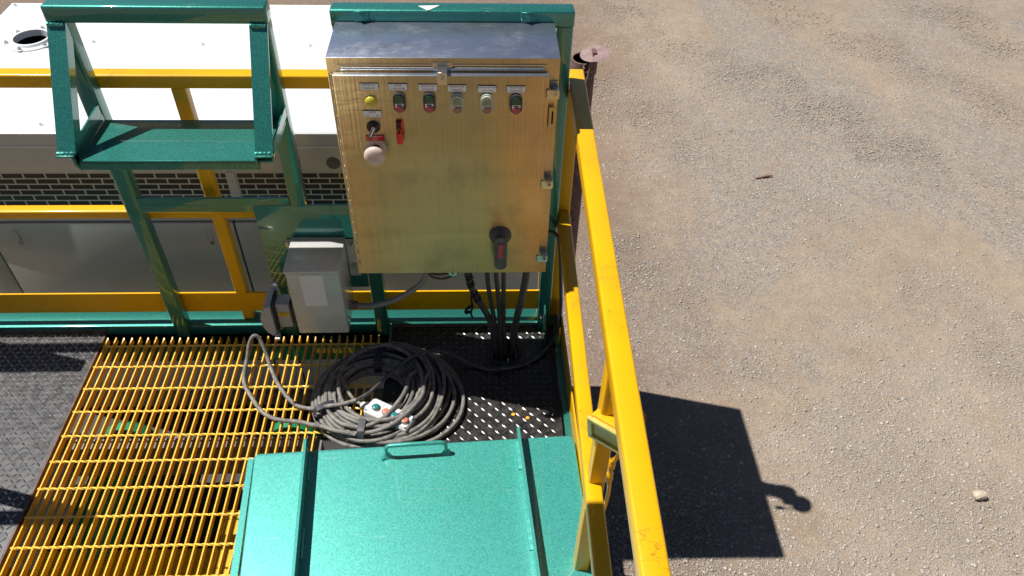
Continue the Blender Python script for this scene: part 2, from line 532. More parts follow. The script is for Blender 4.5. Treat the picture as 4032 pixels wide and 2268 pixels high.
def tag(o, label, cat, group=None):
    o['label'] = label; o['category'] = cat
    if group:
        o['group'] = group
    return o

def thing(name, label, cat, loc, group=None):
    o = bpy.data.objects.new(name, None)
    COL.objects.link(o)
    o.location = loc
    o.empty_display_size = 0.05
    return tag(o, label, cat, group)

def part(name, mb, parent, base=None, label=None):
    """links the mesh (given in world coordinates) as one part of its parent."""
    pb = wpos(parent)
    base = pb if base is None else Vector(base)
    o = bpy.data.objects.new(name, mb.mesh(name, base))
    COL.objects.link(o)
    o.parent = parent
    o.location = base - pb
    if label:
        o['label'] = label
    return o

def single(name, mb, loc, label, cat, group=None):
    o = bpy.data.objects.new(name, mb.mesh(name, loc))
    COL.objects.link(o)
    o.location = loc
    return tag(o, label, cat, group)

def structure(name, mb, kind='structure'):
    o = bpy.data.objects.new(name, mb.mesh(name))
    COL.objects.link(o)
    o['kind'] = kind
    return o

def smooth_path(pts, n=10):
    """Catmull-Rom through the points."""
    P = [Vector(p) for p in pts]
    P = [2 * P[0] - P[1]] + P + [2 * P[-1] - P[-2]]
    o = []
    for i in range(1, len(P) - 2):
        a, b, c, d = P[i - 1:i + 3]
        for k in range(n):
            t = k / n
            o.append(0.5 * ((2 * b) + (c - a) * t + (2 * a - 5 * b + 4 * c - d) * t * t + (3 * b - a - 3 * c + d) * t ** 3))
    o.append(P[-2])
    return o

# ================================================================== SETTING
GZ = -2.1
g = MB()
n = 90
xs = np.linspace(-1, 1, n + 1)
xs = np.sign(xs) * np.abs(xs) ** 2.2 * 90
vs = []
for j in range(n + 1):
    for i in range(n + 1):
        x = xs[i] + 4; y = xs[j] + 2
        r = math.hypot(x - 4, y - 2)
        h = 0.012 * math.sin(x * 1.7 + 0.6 * y) * math.sin(y * 1.3 - 0.4 * x) + 0.008 * math.sin(3.1 * x + 2.2 * y)
        vs.append((x, y, GZ + h))
g.add(vs, [(j * (n + 1) + i, j * (n + 1) + i + 1, (j + 1) * (n + 1) + i + 1, (j + 1) * (n + 1) + i) for j in range(n) for i in range(n)], 'ground', True)
structure('ground', g)

def gh(x, y):
    return GZ + 0.012 * np.sin(x * 1.7 + 0.6 * y) * np.sin(y * 1.3 - 0.4 * x) + 0.008 * np.sin(3.1 * x + 2.2 * y)

def vnoise(x, y, seed):
    """smooth value noise 0..1 for patches of gravel"""
    G = np.random.default_rng(seed).uniform(0, 1, (128, 128))
    xi = np.floor(x).astype(int); yi = np.floor(y).astype(int)
    fx = x - xi; fy = y - yi
    fx = fx * fx * (3 - 2 * fx); fy = fy * fy * (3 - 2 * fy)
    g_ = lambda a, b: G[a % 128, b % 128]
    return (g_(xi, yi) * (1 - fx) + g_(xi + 1, yi) * fx) * (1 - fy) + (g_(xi, yi + 1) * (1 - fx) + g_(xi + 1, yi + 1) * fx) * fy

def scatter(name, N, x0, x1, y0, y1, smin, smax, key, pw=7):
    ico = bmesh.new()
    bmesh.ops.create_icosphere(ico, subdivisions=1, radius=1)
    bv = np.array([v.co[:] for v in ico.verts]); bf = np.array([[v.index for v in f.verts] for f in ico.faces])
    ico.free()
    X = rng.uniform(x0, x1, N * 4); Y = rng.uniform(y0, y1, N * 4)
    a = R(24)
    u = X * math.cos(a) + Y * math.sin(a); v_ = -X * math.sin(a) + Y * math.cos(a)
    dens = 0.5 * vnoise(u * 0.45, v_ * 1.1, 3) + 0.3 * vnoise(u * 1.4, v_ * 2.6, 5) + 0.2 * vnoise(u * 5, v_ * 6, 9)
    dens = np.clip((dens - 0.36) / 0.26, 0.0, 1.0) + 0.10
    keep = np.where(rng.uniform(0, 1, N * 4) < dens)[0][:N]
    X = X[keep]; Y = Y[keep]; N = len(X)
    s = smin + (smax - smin) * rng.uniform(0, 1, N) ** pw
    sc = np.stack([s * rng.uniform(0.7, 1.3, N), s * rng.uniform(0.7, 1.3, N), s * rng.uniform(0.35, 0.8, N)], 1)
    V = bv[None] * sc[:, None, :] * rng.uniform(0.6, 1.3, (N, len(bv), 1))
    th = rng.uniform(0, 6.283, N)
    c, s_ = np.cos(th)[:, None], np.sin(th)[:, None]
    Vx = V[..., 0] * c - V[..., 1] * s_ + X[:, None]
    Vy = V[..., 0] * s_ + V[..., 1] * c + Y[:, None]
    Vz = V[..., 2] + (gh(X, Y) + sc[:, 2] * 0.25)[:, None]
    A = np.stack([Vx, Vy, Vz], -1).reshape(-1, 3)
    F = (bf[None] + (np.arange(N) * len(bv))[:, None, None]).reshape(-1, 3)
    me = bpy.data.meshes.new(name)
    me.vertices.add(len(A)); me.vertices.foreach_set('co', A.ravel())
    me.loops.add(F.size); me.loops.foreach_set('vertex_index', F.ravel().astype(np.int32))
    me.polygons.add(len(F)); me.polygons.foreach_set('loop_start', np.arange(0, F.size, 3, dtype=np.int32))
    me.polygons.foreach_set('loop_total', np.full(len(F), 3, dtype=np.int32))
    me.update(calc_edges=True)
    me.materials.append(M[key])
    o = bpy.data.objects.new(name, me)
    COL.objects.link(o)
    o['kind'] = 'stuff'
    o['label'] = 'loose gravel strewn over the sandy yard' if pw > 5 else 'finest grit between the gravel near the yellow rail'
    return o
scatter('gravel', 200000, 1.6, 9.2, -0.6, 8.2, 0.0028, 0.0125, 'stone')
scatter('gravel', 150000, 1.7, 5.6, -0.6, 4.2, 0.0019, 0.0065, 'stone', 3)

# twig and pale stone lying on the gravel
t = MB()
t.tube([(4.01, 3.79, GZ + 0.018), (4.06, 3.803, GZ + 0.02), (4.13, 3.822, GZ + 0.022), (4.18, 3.83, GZ + 0.022)], 0.009, 'wood', 7, rad=[0.005, 0.009, 0.010, 0.008])
single('broken_stick', t, (4.09, 3.81, GZ), 'short brown stick lying alone on the gravel', 'stick')
b = bmesh.new()
bmesh.ops.create_icosphere(b, subdivisions=2, radius=1)
for v in b.verts:
    k = 1 + 0.22 * math.sin(3 * v.co.x + 1) * math.cos(2.5 * v.co.y)
    v.co = Vector((4.575 + v.co.x * 0.055 * k, 0.417 + v.co.y * 0.035 * k, GZ + 0.02 + v.co.z * 0.03))
s_ = MB().from_bm(b, 'pale_stone', False)
single('stone', s_, (4.575, 0.417, GZ), 'large pale stone lying on the gravel apart from the shadow', 'stone')

# ================================================================== GENERATOR ENCLOSURE
GX0, GX1, GY0, GY1, GT, GB = -0.765, 1.76, 0.42, 1.52, 0.60, -0.97
gen = thing('generator_enclosure', 'large white generator housing with bolted roof and slotted vents behind the yellow guard rail', 'generator', (0.5, 0.97, GB))
p = MB()
HX, HY, HR = -0.527, 1.150, 0.074      # round roof opening
# roof sheet with a round hole: ring of quads from circle to rectangle
seg = 48
outer = []; inner = []
for i in range(seg):
    a = 2 * math.pi * i / seg
    ca, sa = math.cos(a), math.sin(a)
    k = min(((GX1 if ca > 0 else GX0) - HX) / ca if abs(ca) > 1e-6 else 1e9, ((GY1 if sa > 0 else GY0 + 0.02) - HY) / sa if abs(sa) > 1e-6 else 1e9)
    outer.append((HX + ca * k, HY + sa * k)); inner.append((HX + ca * HR, HY + sa * HR))
for cx, cy in ((GX0, GY0 + 0.02), (GX1, GY0 + 0.02), (GX1, GY1), (GX0, GY1)):
    j = min(range(seg), key=lambda q: (outer[q][0] - cx) ** 2 + (outer[q][1] - cy) ** 2)
    outer[j] = (cx, cy)
vs = [(x, y, GT) for x, y in inner] + [(x, y, GT) for x, y in outer]
p.add(vs, [(i, seg + i, seg + (i + 1) % seg, (i + 1) % seg) for i in range(seg)], 'white')
# rolled front edge
prof = [(GY0 + 0.02, GT), (GY0 + 0.004, GT - 0.0008), (GY0 + 0.001, GT - 0.003), (GY0, GT - 0.007), (GY0, GT - 0.055), (GY0 + 0.004, GT - 0.055)]
vs = []
for x in (GX0, GX1):
    vs += [(x, a, z) for a, z in prof]
k = len(prof)
p.add(vs, [(i, i + 1, k + i + 1, k + i) for i in range(k - 1)], 'white2', True)
p.box(GX0, GX0 + 0.003, GY0 + 0.02, GY1, GT - 0.06, GT - 0.002, 'white')
p.box(GX1 - 0.003, GX1, GY0 + 0.02, GY1, GT - 0.06, GT - 0.002, 'white')
p.box(GX0, GX1, GY1 - 0.003, GY1 - 0.0005, GT - 0.06, GT - 0.002, 'white')
roof = part('roof', p, gen, (HX, HY, GT))
p = MB()
p.lathe((HX, HY, GT), (0, 0, 1), [(HR + 0.032, 0.0005), (HR + 0.032, 0.005), (HR + 0.012, 0.006), (HR + 0.006, 0.016), (HR - 0.004, 0.016), (HR - 0.006, -0.012)], 'white', 48)
p.lathe((HX, HY, GT), (0, 0, 1), [(HR - 0.006, -0.012), (HR - 0.008, -0.5), (0.001, -0.501)], 'dark', 48)
fl = part('roof_opening', p, roof, (HX, HY, GT))
for i in range(6):
    a = 2 * math.pi * (i + 0.4) / 6
    q = MB().hexbolt((HX + math.cos(a) * (HR + 0.024), HY + math.sin(a) * (HR + 0.024), GT + 0.005), (0, 0, 1), 0.009, 0.007, 'zinc', 'white')
    part('flange_bolt', q, roof)
for x, y in ((-0.742, 1.495), (-0.26, 1.136), (0.214, 1.119), (0.680, 1.113), (0.75, 1.47), (0.30, 0.86), (0.755, 0.86), (-0.227, 0.477), (-0.16, 0.86), (-0.62, 0.86)):
    part('roof_bolt', MB().hexbolt((x, y, GT + 0.0005), (0, 0, 1), 0.006, 0.004, 'white2', 'white'), roof)
p = MB()
p.box(GX0, GX1, GY0 + 0.006, GY0 + 0.012, 0.4195, GT - 0.055, 'white2')
p.box(GX0, GX1, GY0 - 0.002, GY0 + 0.006, GT - 0.0635, GT - 0.0565, 'white')
p.box(GX0, GX1, GY0 + 0.006, GY0 + 0.012, 0.176, 0.232, 'white2')
p.box(GX0, GX1, GY0 + 0.0066, GY0 + 0.010, 0.233, 0.4185, 'slot')
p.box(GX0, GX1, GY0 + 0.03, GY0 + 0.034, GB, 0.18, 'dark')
p.box(GX0, GX0 + 0.004, GY0 + 0.012, GY1, GB, GT - 0.06, 'white2')
p.box(GX1 - 0.004, GX1, GY0 + 0.012, GY1, GB, GT - 0.06, 'white2')
p.box(GX0, GX1, GY1 - 0.004, GY1, GB, GT - 0.06, 'white2')
wall = part('side_wall', p, gen, (0.5, GY0, GB))
q = MB().lathe((0.852, GY0 + 0.006, 0.462), (0, -1, 0), [(0.027, 0.0), (0.027, 0.003), (0.022, 0.0035), (0.001, 0.0035)], 'skidgrey', 28)
part('knockout_plug', q, wall)

def vent(x0, x1, z0, z1, phase):
    q = MB()
    y0, y1 = GY0 + 0.0050, GY0 + 0.0056
    ph, pw = 0.0268, 0.0835
    rows = int(round((z1 - z0) / ph))
    for r_ in range(rows + 1):
        z = z1 - r_ * ph
        q.box(x0, x1, y0, y1, z - 0.003, z + 0.0025, 'white2')
    for r_ in range(rows):
        zt = z1 - r_ * ph - 0.003; zb = z1 - (r_ + 1) * ph + 0.0025
        off = phase - x0 + (r_ % 2) * 0.5 * pw
        x = x0 + (off % pw) - 0.003
        while x < x1 - 0.006:
            q.box(max(x, x0), min(x + 0.0062, x1), y0 + 0.0003, y1, zb, zt, 'white2')
            x += pw
    q.box(x0 - 0.003, x0 + 0.003, y0 - 0.0004, y1, z0 - 0.004, z1 + 0.003, 'white2')
    q.box(x1 - 0.003, x1 + 0.003, y0 - 0.0004, y1, z0 - 0.004, z1 + 0.003, 'white2')
    part('vent_panel', q, gen, (x0, y0, z0))
vent(-0.76, 0.004, 0.232, 0.417, -0.350)
vent(0.022, 0.428, 0.232, 0.417, 0.152)
vent(0.466, 0.660, 0.232, 0.417, 0.532)
vent(0.700, 1.70, 0.232, 0.417, 0.785)
for a, c_ in ((0.0075, 0.0185), (0.4315, 0.4625), (0.6635, 0.6965)):
    q = MB().box(a, c_, GY0, GY0 + 0.006, 0.228, 0.42, 'white2')
    if c_ - a > 0.015:
        for z in (0.26, 0.32, 0.38):
            q.cyl(((a + c_) / 2, GY0, z), ((a + c_) / 2, GY0 - 0.002, z), 0.0035, 'zinc', 10)
    part('vent_strip', q, gen, (a, GY0, 0.3))
def access_door(x0, x1, latches):
    q = MB().box(x0, x1, GY0 - 0.002, GY0 + 0.014, -0.93, 0.168, 'white2', 0.003, 2)
    d = part('access_door', q, gen, ((x0 + x1) / 2, GY0, -0.4))
    for lx in latches:
        q = MB()
        q.box(lx - 0.013, lx + 0.013, GY0 - 0.004, GY0 - 0.0022, 0.055, 0.142, 'white2', 0.0008, 1)
        q.box(lx - 0.009, lx + 0.009, GY0 - 0.007, GY0 - 0.004, 0.076, 0.136, 'white2', 0.001, 1)
        q.cyl((lx, GY0 - 0.004, 0.066), (lx, GY0 - 0.008, 0.066), 0.007, 'zinc', 14)
        part('latch', q, d)
access_door(-0.598, 0.400, (-0.495, 0.295))
access_door(-0.76, -0.606, ())
access_door(0.408, 0.524, ())
access_door(0.532, 1.70, (1.05,))
p = MB()
for y in (GY0 + 0.05, GY1 - 0.15):
    p.box(GX0, GX1, y, y + 0.10, GB - 0.28, GB - 0.002, 'skidgrey')
for x in (-0.6, 0.5, 1.5):
    p.box(x, x + 0.12, GY0 + 0.16, GY1 - 0.16, GB - 0.24, GB - 0.04, 'skidgrey')
part('base_frame', p, gen, (0.5, 0.97, GB - 0.28))
for x in (-0.6, 1.55):
    for y in (GY0 + 0.055, GY1 - 0.145):
        part('support_leg', MB().box(x, x + 0.09, y, y + 0.09, GZ, GB - 0.28, 'skidgrey'), gen, (x, y, GZ))

# exhaust stack with flap cap
ex = thing('exhaust_stack', 'rusty vertical exhaust pipe with its round rain flap tipped open beyond the rail corner', 'exhaust pipe', (1.86, 0.87, -0.4))
EC = Vector((1.858, 0.87, 0.672))
p = MB()
p.cyl(EC - Vector((0, 0, 1.07)), EC, 0.050, 'rust', 32, cap=False)
p.lathe(EC, (0, 0, 1), [(0.050, 0.0), (0.0465, 0.0), (0.046, -0.5), (0.001, -0.5)], 'dark', 32)
p.tube(smooth_path([(1.858, 0.87, -0.38), (1.855, 0.87, -0.46), (1.81, 0.87, -0.50), (1.755, 0.87, -0.50)], 6), 0.05, 'rust', 24)
part('pipe', p, ex)
p = MB()
p.lathe(EC, (0, 0, 1), [(0.0505, -0.058), (0.056, -0.058), (0.057, 0.003), (0.0475, 0.003), (0.047, -0.05)], 'rust', 32)
p.box(EC.x - 0.012, EC.x - 0.006, EC.y - 0.085, EC.y - 0.054, 0.60, 0.672, 'rust')
p.box(EC.x + 0.014, EC.x + 0.020, EC.y - 0.085, EC.y - 0.054, 0.60, 0.672, 'rust')
p.cyl((EC.x - 0.02, EC.y - 0.075, 0.625), (EC.x + 0.028, EC.y - 0.075, 0.625), 0.004, 'zinc', 8)
p.cyl((EC.x - 0.02, EC.y - 0.073, 0.65), (EC.x + 0.028, EC.y - 0.073, 0.65), 0.004, 'zinc', 8)
part('clamp_collar', p, ex, EC)
DC = Vector((1.890, 0.800, 0.735))
DN = Vector((-0.20, -0.06, 0.98)).normalized()
p = MB()
p.lathe(DC, DN, [(0.001, 0.006), (0.030, 0.0055), (0.050, 0.003), (0.062, -0.002), (0.058, -0.005), (0.001, 0.001)], 'flap', 36)
part('flap_disc', p, ex, DC)
p = MB()
p.tube(smooth_path([(1.884, 0.800, 0.744), (1.878, 0.772, 0.735), (1.868, 0.757, 0.69), (1.860, 0.757, 0.62), (1.852, 0.750, 0.56)], 5), 0.005, 'rust', 8)
p.box(1.876, 1.893, 0.775, 0.812, 0.7415, 0.7475, 'rust')
p.box(1.834, 1.868, 0.738, 0.762, 0.515, 0.565, 'rust', 0.003)
part('flap_arm', p, ex, DC)

# ================================================================== SKID DECK
skid = thing('skid_deck', 'green painted steel deck frame carrying the yellow grating and the tread plates', 'steel deck', (0.9, -0.3, -0.25))
p = MB()
p.box(-1.6, 1.745, -0.012, 0.078, -0.20, 0.012, 'green', 0.006)
p.box(-1.6, 1.69, -0.050, -0.014, -0.055, -0.035, 'dark')
part('back_beam', p, skid, (0.1, 0.03, -0.1))
p = MB()
poly = [(1.7015, -3.4), (1.775, -3.4), (1.745, -0.013), (1.7015, -0.013)]
p.prism([(1.7045, -0.0135), (1.738, -0.0135), (1.800, -3.4), (1.745, -3.4)], 'z', -0.20, 0.006, 'green')
part('side_beam', p, skid, (1.74, -1.5, -0.1))
p = MB()
for y in (-0.52, -1.6, -2.7):
    p.box(-0.02, 0.86, y - 0.02, y + 0.02, -0.20, -0.034, 'skidgrey')
p.box(0.842, 0.87, -3.3, -0.52, -0.12, -0.03, 'skidgrey')
part('cross_bearer', p, skid, (0.4, -1.6, -0.1))
for (x, y0, y1, h) in ((1.074, -0.140, -0.050, 0.055), (1.660, -0.125, -0.040, 0.14)):
    q = MB().prism([(y0, 0.004), (y1, 0.004), (y1, h), (y0 + 0.01, h * 0.55)], 'x', x, x + 0.007, 'green')
    part('upright_flat_bar', q, skid, (x, y0, 0))
# fallen bits of weld bead along the beam
for x, y in ((-1.5, 0.03), (1.70, 0.03), (-1.5, -3.2), (1.74, -3.2)):
    part('support_leg', MB().box(x - 0.05, x + 0.05, y - 0.05, y + 0.05, GZ, -0.20, 'skidgrey'), skid, (x, y, GZ))

def lugs(q, x0, x1, y0, y1, pitch, ln, wd, hole=None, key='lug'):
    rot = R(45)
    nx = int((x1 - x0) / pitch) + 1; ny = int((y1 - y0) / pitch) + 1
    for j in range(ny):
        for i in range(nx):
            cx = x0 + (i + 0.5) * pitch; cy = y0 + (j + 0.5) * pitch
            if cx + ln > x1 or cy + ln > y1 or cx - ln < x0 or cy - ln < y0:
                continue
            if hole and math.hypot(cx - hole[0], cy - hole[1]) < hole[2]:
                continue
            a = -rot if (i + j) % 2 else rot
            a += R(random.uniform(-2, 2))
            c, s = math.cos(a), math.sin(a)
            pr = [(-ln, 0, 0.0), (-ln * 0.4, wd, 0), (ln * 0.4, wd, 0), (ln, 0, 0), (ln * 0.4, -wd, 0), (-ln * 0.4, -wd, 0), (-ln * 0.45, 0, 0.0014), (ln * 0.45, 0, 0.0014)]
            vs = [(cx + u * c - v * s, cy + u * s + v * c, 0.0002 + z) for u, v, z in pr]
            q.add(vs, [(0, 6, 1), (1, 6, 7, 2), (2, 7, 3), (3, 7, 4), (4, 7, 6, 5), (5, 6, 0)], key, True)

p = MB()
p.box(-1.55, -0.018, -3.3, -0.014, -0.008, 0.0, 'plated', 0.001, 1)
lugs(p, -0.95, -0.022, -1.35, -0.02, 0.0205, 0.0125, 0.0034, None, 'lugd')
p.box(-0.018, -0.012, -3.3, -0.05, -0.04, 0.002, 'rust')
single('floor_plate', p, (-0.8, -1.6, 0), 'worn black tread plate along the outer side of the yellow grating', 'tread plate')

HCX, HCY, HRR = 1.511, -0.151, 0.055
p = MB()
seg = 40
X0, X1, Y0, Y1 = 1.067, 1.703, -0.95, -0.0135
cs = [(X0, Y0), (X1, Y0), (X1, Y1), (X0, Y1)]
inn = []; outn = []
for i in range(seg):
    a = 2 * math.pi * i / seg
    ca, sa = math.cos(a), math.sin(a)
    k = min(((X1 if ca > 0 else X0) - HCX) / ca if abs(ca) > 1e-6 else 1e9, ((Y1 if sa > 0 else Y0) - HCY) / sa if abs(sa) > 1e-6 else 1e9)
    inn.append((HCX + ca * HRR, HCY + sa * HRR)); outn.append([HCX + ca * k, HCY + sa * k])
for cx, cy in cs:
    j = min(range(seg), key=lambda q_: (math.atan2(outn[q_][1] - HCY, outn[q_][0] - HCX) - math.atan2(cy - HCY, cx - HCX)) ** 2)
    outn[j] = [cx, cy]
vs = [(x, y, 0) for x, y in inn] + [(x, y, 0) for x, y in outn] + [(x, y, -0.008) for x, y in inn] + [(x, y, -0.008) for x, y in outn]
p.add(vs, [(i, seg + i, seg + (i + 1) % seg, (i + 1) % seg) for i in range(seg)], 'plate')
p.add(vs, [(seg + i, 3 * seg + i, 3 * seg + (i + 1) % seg, seg + (i + 1) % seg) for i in range(seg)], 'plate')
p.lathe((HCX, HCY, 0), (0, 0, 1), [(HRR, -0.10), (HRR, 0.004), (HRR + 0.004, 0.007), (HRR + 0.009, 0.004), (HRR + 0.009, 0.0005)], 'black', 40)
lugs(p, X0 + 0.005, X1, -0.80, Y1, 0.0245, 0.0135, 0.0033, (HCX, HCY, 0.07))
for x, y in ((1.533, -0.445), (1.583, -0.461)):
    p.cyl((x, y, 0.001), (x, y, 0.0025), 0.0065, 'ydot', 12)
p.box(X0, X1 - 0.01, Y1 - 0.006, Y1, 0.0004, 0.006, 'rust')
single('floor_plate', p, (1.4, -0.4, 0), 'black tread plate with a round cable hole under the control panel', 'tread plate')

# ---- grating
gr = thing('floor_grating', 'yellow serrated steel bar grating with twisted cross rods between the tread plate and green hatch', 'floor grating', (0.5, -0.8, -0.03))
p = MB()
def bar(q, x, y0, y1, teeth=True):
    n_ = int((y1 - y0) / 0.0085)
    top = []
    yt = y0 if y0 > -1.35 else -1.35
    if y0 < yt:
        top.append((y0, 0.0))
    n_ = int((y1 - yt) / 0.0085)
    for i in range(n_):
        y = yt + i * 0.0085
        top += [(y, -0.0005), (y + 0.0042, -0.0032)]
    top.append((y1, -0.0005))
    hw = 0.0023
    N = len(top)
    vs = [(x - hw, y, z) for y, z in top] + [(x + hw, y, z) for y, z in top]
    vs += [(x - hw, y, -0.0255) for y, z in top] + [(x + hw, y, -0.0255) for y, z in top]
    fs = []
    for i in range(N - 1):
        fs += [(i, i + 1, N + i + 1, N + i), (2 * N + i, 2 * N + i + 1, i + 1, i), (N + i, N + i + 1, 3 * N + i + 1, 3 * N + i), (3 * N + i, 3 * N + i + 1, 2 * N + i + 1, 2 * N + i)]
    fs += [(0, N, 3 * N, 2 * N), (N - 1, 3 * N - 1, 4 * N - 1, 2 * N - 1)]
    q.add(vs, fs, 'grate')
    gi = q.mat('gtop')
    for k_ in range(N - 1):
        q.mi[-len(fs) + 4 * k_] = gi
for i in range(35):
    x = i * 0.0302
    jit = random.uniform(-0.004, 0.003)
    if i <= 28:
        bar(p, x, -3.2, -0.060 + jit)
    else:
        bar(p, x, -0.513, -0.058 + jit)
part('bearing_bars', p, gr)
p = MB()
for j in range(1, 32):
    y = -j * 0.1016
    xr = 34 * 0.0302 + 0.012 if j <= 5 else 28 * 0.0302 + 0.004
    st = 0.008 if j < 12 else 0.03
    n_ = int((xr + 0.006) / st)
    pts = [(-0.006 + (xr + 0.006) * k / n_, y, -0.0032) for k in range(n_ + 1)]
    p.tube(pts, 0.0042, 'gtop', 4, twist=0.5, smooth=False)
part('cross_rods', p, gr)
gr2 = thing('floor_grating', 'yellow steel bar grating on the far side of the teal hatch lid from the panel', 'floor grating', (1.3, -2.2, -0.03))
p = MB()
for i in range(28):
    p.box(0.872 + i * 0.0302, 0.877 + i * 0.0302, -3.2, -1.31, -0.0255, -0.001, 'grate')
part('bearing_bars', p, gr2)
p = MB()
for j in range(13, 32):
    p.box(0.868, 1.70, -j * 0.1016 - 0.003, -j * 0.1016 + 0.003, -0.006, 0.0002, 'grate')
part('cross_rods', p, gr2)

# ================================================================== GREEN EQUIPMENT FRAME
fr = thing('equipment_frame', 'tall green welded steel frame with an open shelf bracket holding the control panel', 'support frame', (1.0, -0.01, 0.0))
YF, YB = -0.035, 0.015
BV = 0.007
def gtube(name, x0, x1, z0, z1, y0=YF, y1=YB, bev=BV):
    part(name, MB().box(x0, x1, y0, y1, z0, z1, 'green', bev, 3), fr, ((x0 + x1) / 2, y0, z0))
gtube('post', 0.247, 0.297, -0.03, 1.262)
gtube('post', 0.790, 0.841, 0.600, 1.262)
gtube('crossbar', 0.296, 0.690, 0.587, 0.645, YF + 0.0012, YF + 0.010, 0.002)
gtube('top_beam', 0.243, 0.843, 1.247, 1.297, YF - 0.003, YB + 0.003)
# wide backing plate with the window below it
p = MB()
p.box(0.665, 1.012, YF + 0.0006, YF + 0.010, 0.235, 0.615, 'green', 0.003, 2)
p.box(0.688, 0.790, YF + 0.0009, YF + 0.0098, 0.6155, 0.6455, 'green', 0.002, 2)
part('backing_plate', p, fr, (0.83, YF, 0.4))
gtube('post', 0.665, 0.712, -0.03, 0.24, YF + 0.002, YB - 0.002)
gtube('post', 1.014, 1.064, -0.03, 1.262)
gtube('post', 1.640, 1.688, -0.03, 1.262)
gtube('top_beam', 1.013, 1.690, 1.240, 1.291, YF - 0.003, YB + 0.003)
# sloping angle bars of the bracket
def slope_bar(x0, x1, fx0, fx1):
    a = Vector((0, -0.0385, 1.250)); b_ = Vector((0, -0.246, 0.963))
    d = (b_ - a).normalized()
    nrm = Vector((0, d.z, -d.y)); nrm = -nrm if nrm.y > 0 else nrm     # outward, towards the camera side
    q = MB()
    th = 0.006
    def quad(xa, xb, o0, o1):
        vs = []
        for P0 in (a, b_):
            for x in (xa, xb):
                for o_ in (o0, o1):
                    v = P0 + nrm * o_
                    vs.append((x, v.y, v.z))
        q.add(vs, [(0, 1, 3, 2), (4, 6, 7, 5), (0, 4, 5, 1), (2, 3, 7, 6), (0, 2, 6, 4), (1, 5, 7, 3)], 'green')
    quad(x0, x1, -th, 0.0)
    quad(fx0, fx1, -0.036, -th - 0.0003)
    # weld beads
    q.tube([(x0 + 0.003 + (x1 - x0 - 0.006) * k / 12, a.y - 0.004, a.z - 0.004 + 0.0012 * math.sin(k * 2.3)) for k in range(13)], 0.0065, 'green', 8)
    q.tube([(x0 + 0.003 + (x1 - x0 - 0.006) * k / 12, b_.y - 0.003, b_.z + 0.004 + 0.0012 * math.sin(k * 1.9)) for k in range(13)], 0.006, 'green', 8)
    part('sloping_bar', q, fr, (x0, a.y, a.z))
slope_bar(0.2455, 0.2955, 0.2895, 0.2955)
slope_bar(0.7905, 0.8405, 0.7905, 0.7965)
# side gussets: horizontal angle from post to the bar foot
for (xa, xb, fa, fb) in ((0.2895, 0.2955, 0.2455, 0.2955), (0.7905, 0.7965, 0.7905, 0.8405)):
    q = MB()
    q.box(xa, xb, -0.255, YF + 0.02, 0.9345, 0.9605, 'green')
    q.box(fa, fb, -0.262, -0.20, 0.9607, 0.9667, 'green', 0.002, 1)
    q.prism([(-0.262, 0.9605), (-0.262, 0.938), (-0.245, 0.905), (-0.235, 0.9605)], 'x', xa, xb, 'green')
    part('bracket_arm', q, fr, (xa, -0.1, 0.93))
q = MB()
q.prism([(-0.200, 0.9605), (-0.037, 0.9605), (-0.037, 0.995), (-0.185, 0.990)], 'x', 0.2900, 0.2952, 'green')
part('shelf_upstand', q, fr, (0.29, -0.12, 0.96))
q = MB().prism([(-0.245, 0.9605), (-0.037, 0.9605), (-0.037, 0.990), (-0.225, 0.9875)], 'x', 0.8370, 0.8420, 'green')
part('shelf_upstand', q, fr, (0.84, -0.12, 0.96))
q = MB()
q.box(0.2975, 0.8365, -0.251, -0.0365, 0.938, 0.945, 'green', 0.0015, 1)
q.box(0.2975, 0.7895, -0.2515, -0.2455, 0.915, 0.9378, 'green')
part('shelf', q, fr, (0.55, -0.15, 0.94))
# torn white sticker on the upper beam
q = MB().prism([(1.255, -0.010), (1.315, -0.006), (1.283, -0.038)], 'z', 1.2912, 1.2922, 'cream')
part('torn_sticker', q, fr, (1.285, -0.02, 1.29))

# ================================================================== STAINLESS CONTROL ENCLOSURE
en = thing('control_enclosure', 'large brushed stainless control panel box with rows of start and stop buttons on its door', 'control panel', (1.33, -0.14, 0.5))
EX0, EX1, EZ0, EZ1, EYF, EYB = 1.027, 1.634, 0.500, 1.259, -0.243, -0.0385
p = MB()
p.box(EX0, EX1, EYF, EYB, EZ0, EZ1, 'ss', 0.0022, 2)
o = part('body', p, en, (1.33, EYF, EZ0))
me = o.data
me.materials.append(M['sstop'])
for f in me.polygons:
    if f.normal.z > 0.5:
        f.material_index = 1
DX0, DX1, DZ0, DZ1, DYF, DYB = 1.043, 1.6065, 0.522, 1.2215, -0.268, -0.2475
p = MB()
p.box(DX0, DX1, DYF, DYB, DZ0, DZ1, 'ss', 0.002, 2)
p.box(DX0 + 0.01, DX1 - 0.01, DYB + 0.0002, EYF - 0.0002, DZ0 + 0.01, DZ1 - 0.012, 'dark')
door = part('door', p, en, (DX0, DYF, DZ0))
door.data.materials.append(M['sstop'])
for f in door.data.polygons:
    if f.normal.z > 0.6 and f.material_index == 0:
        f.material_index = 2
p = MB()
p.tube([(1.065, -0.2462, 1.2305), (1.59, -0.2462, 1.2305)], 0.0045, 'zinc', 8)
p.box(1.055, 1.60, -0.2465, EYF - 0.0003, 1.2385, 1.2415, 'zinc')
part('drip_lip', p, en, (1.33, -0.245, 1.235))
p = MB()
nk = 17
for i in range(nk):
    z = 0.545 + i * (1.205 - 0.545) / (nk - 1)
    p.cyl((1.0385, -0.2535, z - 0.0125), (1.0385, -0.2535, z + 0.0125), 0.0042, 'zinc', 10)
p.cyl((1.0385, -0.2535, 0.53), (1.0385, -0.2535, 1.218), 0.0026, 'ss', 8)
